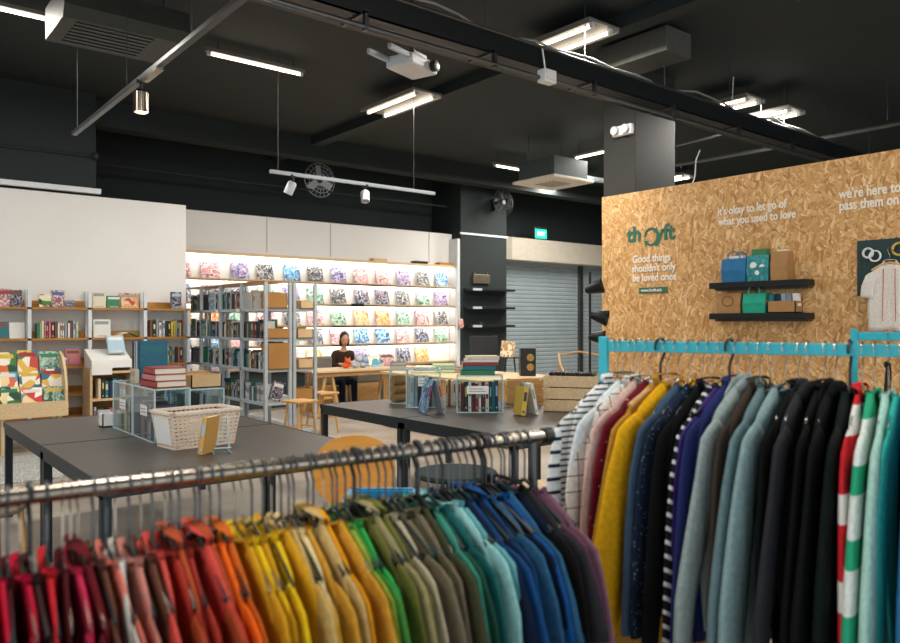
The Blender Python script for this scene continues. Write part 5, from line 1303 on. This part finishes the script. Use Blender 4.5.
for s, base_i in ((-1, 20), (1, 21)):
    for f in range(4):
        i0 = len(V_); bx = V_[base_i][0]+(f-1.5)*.018; L = [.062, .075, .08, .066][f if s < 0 else 3-f]
        V_ += [(bx, -.30, .80), (bx, -.30-L*.6, .795), (bx, -.30-L, .778)]; E_ += [(base_i, i0), (i0, i0+1), (i0+1, i0+2)]; R_ += [.009, .0085, .007]
    i0 = len(V_); V_ += [(V_[base_i][0]-s*.035, -.26, .795), (V_[base_i][0]-s*.05, -.30, .785)]; E_ += [(base_i, i0), (i0, i0+1)]; R_ += [.010, .008]
body = skin_mesh('body', V_, E_, R_, M_SKIN, pw)
hd = MB(); Rh = Matrix.Rotation(.35, 3, 'X')
hc = Vector((0, -.05, 1.245))
hd.ell(hc, (.074, .09, .112), Rh, 20).ell(hc+Rh @ Vector((0, -.045, -.055)), (.052, .05, .055), Rh, 14)
hd.ell(hc+Rh @ Vector((0, -.094, -.02)), (.012, .018, .022), Rh, 8)
for s in (-1, 1): hd.ell(hc+Rh @ Vector((s*.075, 0, -.01)), (.012, .02, .03), Rh, 8)
hd.build('head', M_SKIN, pw, smooth=True)
ey = MB()
for s in (-1, 1): ey.ell(hc+Rh @ Vector((s*.03, -.083, .008)), (.012, .008, .006), Rh, 8)
ey.build('eye', M_HAIR, pw, smooth=True)
MB().ell(hc+Rh @ Vector((0, -.088, -.062)), (.02, .008, .006), Rh, 8).build('mouth', mat('lips', 'a8615a', .5), pw, smooth=True)
hr = MB(); hr.ell(hc+Rh @ Vector((0, .022, .024)), (.086, .094, .108), Rh, 20).ell(hc+Rh @ Vector((0, .06, -.08)), (.08, .05, .12), Rh, 14)
for s in (-1, 1): hr.ell(hc+Rh @ Vector((s*.07, -.005, -.06)), (.022, .035, .10), Rh, 10)
hr.build('hair', M_HAIR, pw, smooth=True)
SV_ = V_[:4]+[V_[6], V_[7], V_[8], V_[9], V_[10], V_[11]]
skin_mesh('shirt', [(0, .12, .53)]+SV_[1:], [(0, 1), (1, 2), (2, 3), (2, 4), (4, 5), (5, 6), (2, 7), (7, 8), (8, 9)], [(.17, .13), (.15, .115), (.165, .11), (.075, .07), (.065, .065), .05, .036, (.065, .065), .05, .036], fabric('brown_top', '3a2c22'), pw)
skin_mesh('trousers', [(0, .12, .5), V_[12], V_[13], (-.11, -.33, .1), V_[16], V_[17], (.11, -.33, .1)], [(0, 1), (1, 2), (2, 3), (0, 4), (4, 5), (5, 6)], [(.16, .12), .095, .068, .05, .095, .068, .05], fabric('navy_trousers', '1d2430'), pw)
for s in (-1, 1): MB().ell((s*.11, -.40, .04), (.045, .12, .04), None, 12).build('shoe', M_BLACKP, pw, smooth=True)
ch = ply_chair((hp.x, 11.78, 0), -.3, 'wooden chair under the seated person', M_WOOD, M_WOOD, .40)
# laptop-like grey boards beside her, plush toys
p = at(322, 356, Y=11.5)
for (px, lab) in ((320, 'grey cushion leaning behind the trestle table, left of person'.replace('left of person', 'shelving side')), (369, 'grey cushion leaning behind the trestle table, pillar side')):
    p = at(px, 356, Y=11.55)
    t = thing('bench_cushion', lab, 'cushion', (p.x, 11.6, .45)); 
    MB().box((0, 0, .24), (.5, .1, .5), None, .04).build('pad', mat('grey_cloth', '6f6a63', .9), t); MB().b2((-.25, -.06, -.45), (.25, .06, -.01)).build('support', M_WOOD, t)
def toy(px, label, m, s=1.0, v=10.85):
    p = at(px, 366, Y=v)
    t = thing('plush_toy', label, 'toy', (p.x, v, .766))
    MB().ell((0, 0, .075*s), (.1*s, .075*s, .075*s), None, 14).build('body', m, t, smooth=True)
    MB().ell((.02*s, -.05*s, .17*s), (.07*s, .065*s, .065*s), None, 14).build('head', m, t, smooth=True)
    for k in (-1, 1):
        MB().ell((.02*s+k*.055*s, -.04*s, .23*s), (.022*s, .012*s, .04*s), None, 8).build('ear', m, t, smooth=True)
        MB().ell((k*.09*s, -.05*s, .06*s), (.035*s, .06*s, .03*s), None, 8).build('paw', m, t, smooth=True)
toy(346, 'orange plush toy on the trestle table before the seated person', mat('orange_plush', 'd9602c', .95), .72)
toy(356, 'grey and white plush toy beside the orange one on trestle table', mat('grey_plush', 'b9bcc4', .95), .95)
toy(363, 'pale blue plush toy on the trestle table, second from the orange one', mat('blue_plush', '9fb4cc', .95), .8)
for k, (px, c, lab) in enumerate(((377, ARTS[8], 'red and white picture book propped on the trestle table'), (388, ARTS[2], 'pink picture sleeve propped at the trestle table end'))):
    p = at(px, 366, Y=10.95); o = place_book((p.x, 10.95, .766), .3, .02, .22, 0, 'white', lab, 'books on the trestle table', me=COVME, m=c); o.rotation_euler = (-.3, 0, 0)

# ------------------------------------------------------------------ floor lamp by the partition end
p = at(590, 350, d=7.6)
fl = thing('floor_lamp', 'tall black floor lamp with two tilted cone shades before the shutter', 'floor lamp', (p.x, p.y, 0))
top = at(590, 272, d=7.6).z
MB().lathe([(0, 0), (.14, 0), (.14, .02), (.02, .03), (0, .03)], (0, 0, 0), 24).build('base', M_BLACK, fl, smooth=True)
MB().tube([(0, 0, .02), (0, 0, top)], .013, 10).build('pole', M_BLACK, fl, smooth=True)
for (dx, py, tl, s) in ((.05, 289, 1.9, 1), (.10, 316, 1.35, 1), (.08, 337, 1.5, .9)):
    z = at(590, py, d=7.6).z
    ax = (RT*math.sin(tl)*1.0+Vector((0, 0, -math.cos(tl)))*1.0-FW*.35).normalized(); Mx = ax.to_track_quat('Z', 'Y').to_matrix()
    o = Vector((0, 0, z))+RT*(dx-.04)
    sd = MB().lathe([(.02, -.06*s), (.035*s, -.05*s), (.085*s, .12*s), (.08*s, .12*s), (.03*s, -.04*s)], o, 20, Mx).build('shade', M_BLACK, fl, smooth=True)
    MB().ell(o+Mx @ Vector((0, 0, .04)), (.03, .03, .035), None, 10).build('bulb', M_WHT, fl, smooth=True)
    MB().tube([(0, 0, z-.03), o-ax*.05], .008).build('arm', M_BLACK, fl)
# bent wooden rack and white panel behind the crate
p = at(583, 400, d=8.0)
t = thing('bentwood_chair', 'bentwood chair with curved arms behind the slatted crate', 'chair', (p.x, p.y, 0), RV)
for s in (-1, 1):
    MB().tube([(s*.24, .2, 0), (s*.24, .17, .6), (s*.24, .12, .95), (s*.22, .18, 1.2)], .011, 8).build('leg', M_WOOD, t, smooth=True)
    MB().tube([(s*.24, -.22, 0), (s*.24, -.22, .5), (s*.24, -.16, 1.05)], .011, 8).build('leg', M_WOOD, t, smooth=True)
    MB().tube([(s*.24, -.25, 1.03), (s*.24, 0, 1.09), (s*.23, .2, 1.2)], .010, 8).build('arm', M_WOOD, t, smooth=True)
MB().b2((-.24, -.22, .44), (.24, .2, .48), .01).build('seat', M_WOOD, t); MB().tube([(-.22, .18, 1.18), (0, .22, 1.22), (.22, .18, 1.18)], .011, 8).build('backrest', M_WOOD, t, smooth=True)

# ------------------------------------------------------------------ light, exposure
w = bpy.data.worlds.new('sky'); sc.world = w; w.use_nodes = True
bg = w.node_tree.nodes['Background']; bg.inputs[0].default_value = (.86, .94, 1.0, 1); bg.inputs[1].default_value = 2.0
sc.view_settings.view_transform = 'Standard'; sc.view_settings.look = 'None'; sc.view_settings.gamma = 1; sc.view_settings.exposure = 0.0
sc.view_settings.use_curve_mapping = False
try:
    sc.cycles.use_denoising = True; sc.cycles.max_bounces = 8; sc.cycles.transparent_max_bounces = 16; sc.cycles.sample_clamp_indirect = 6
except Exception: pass
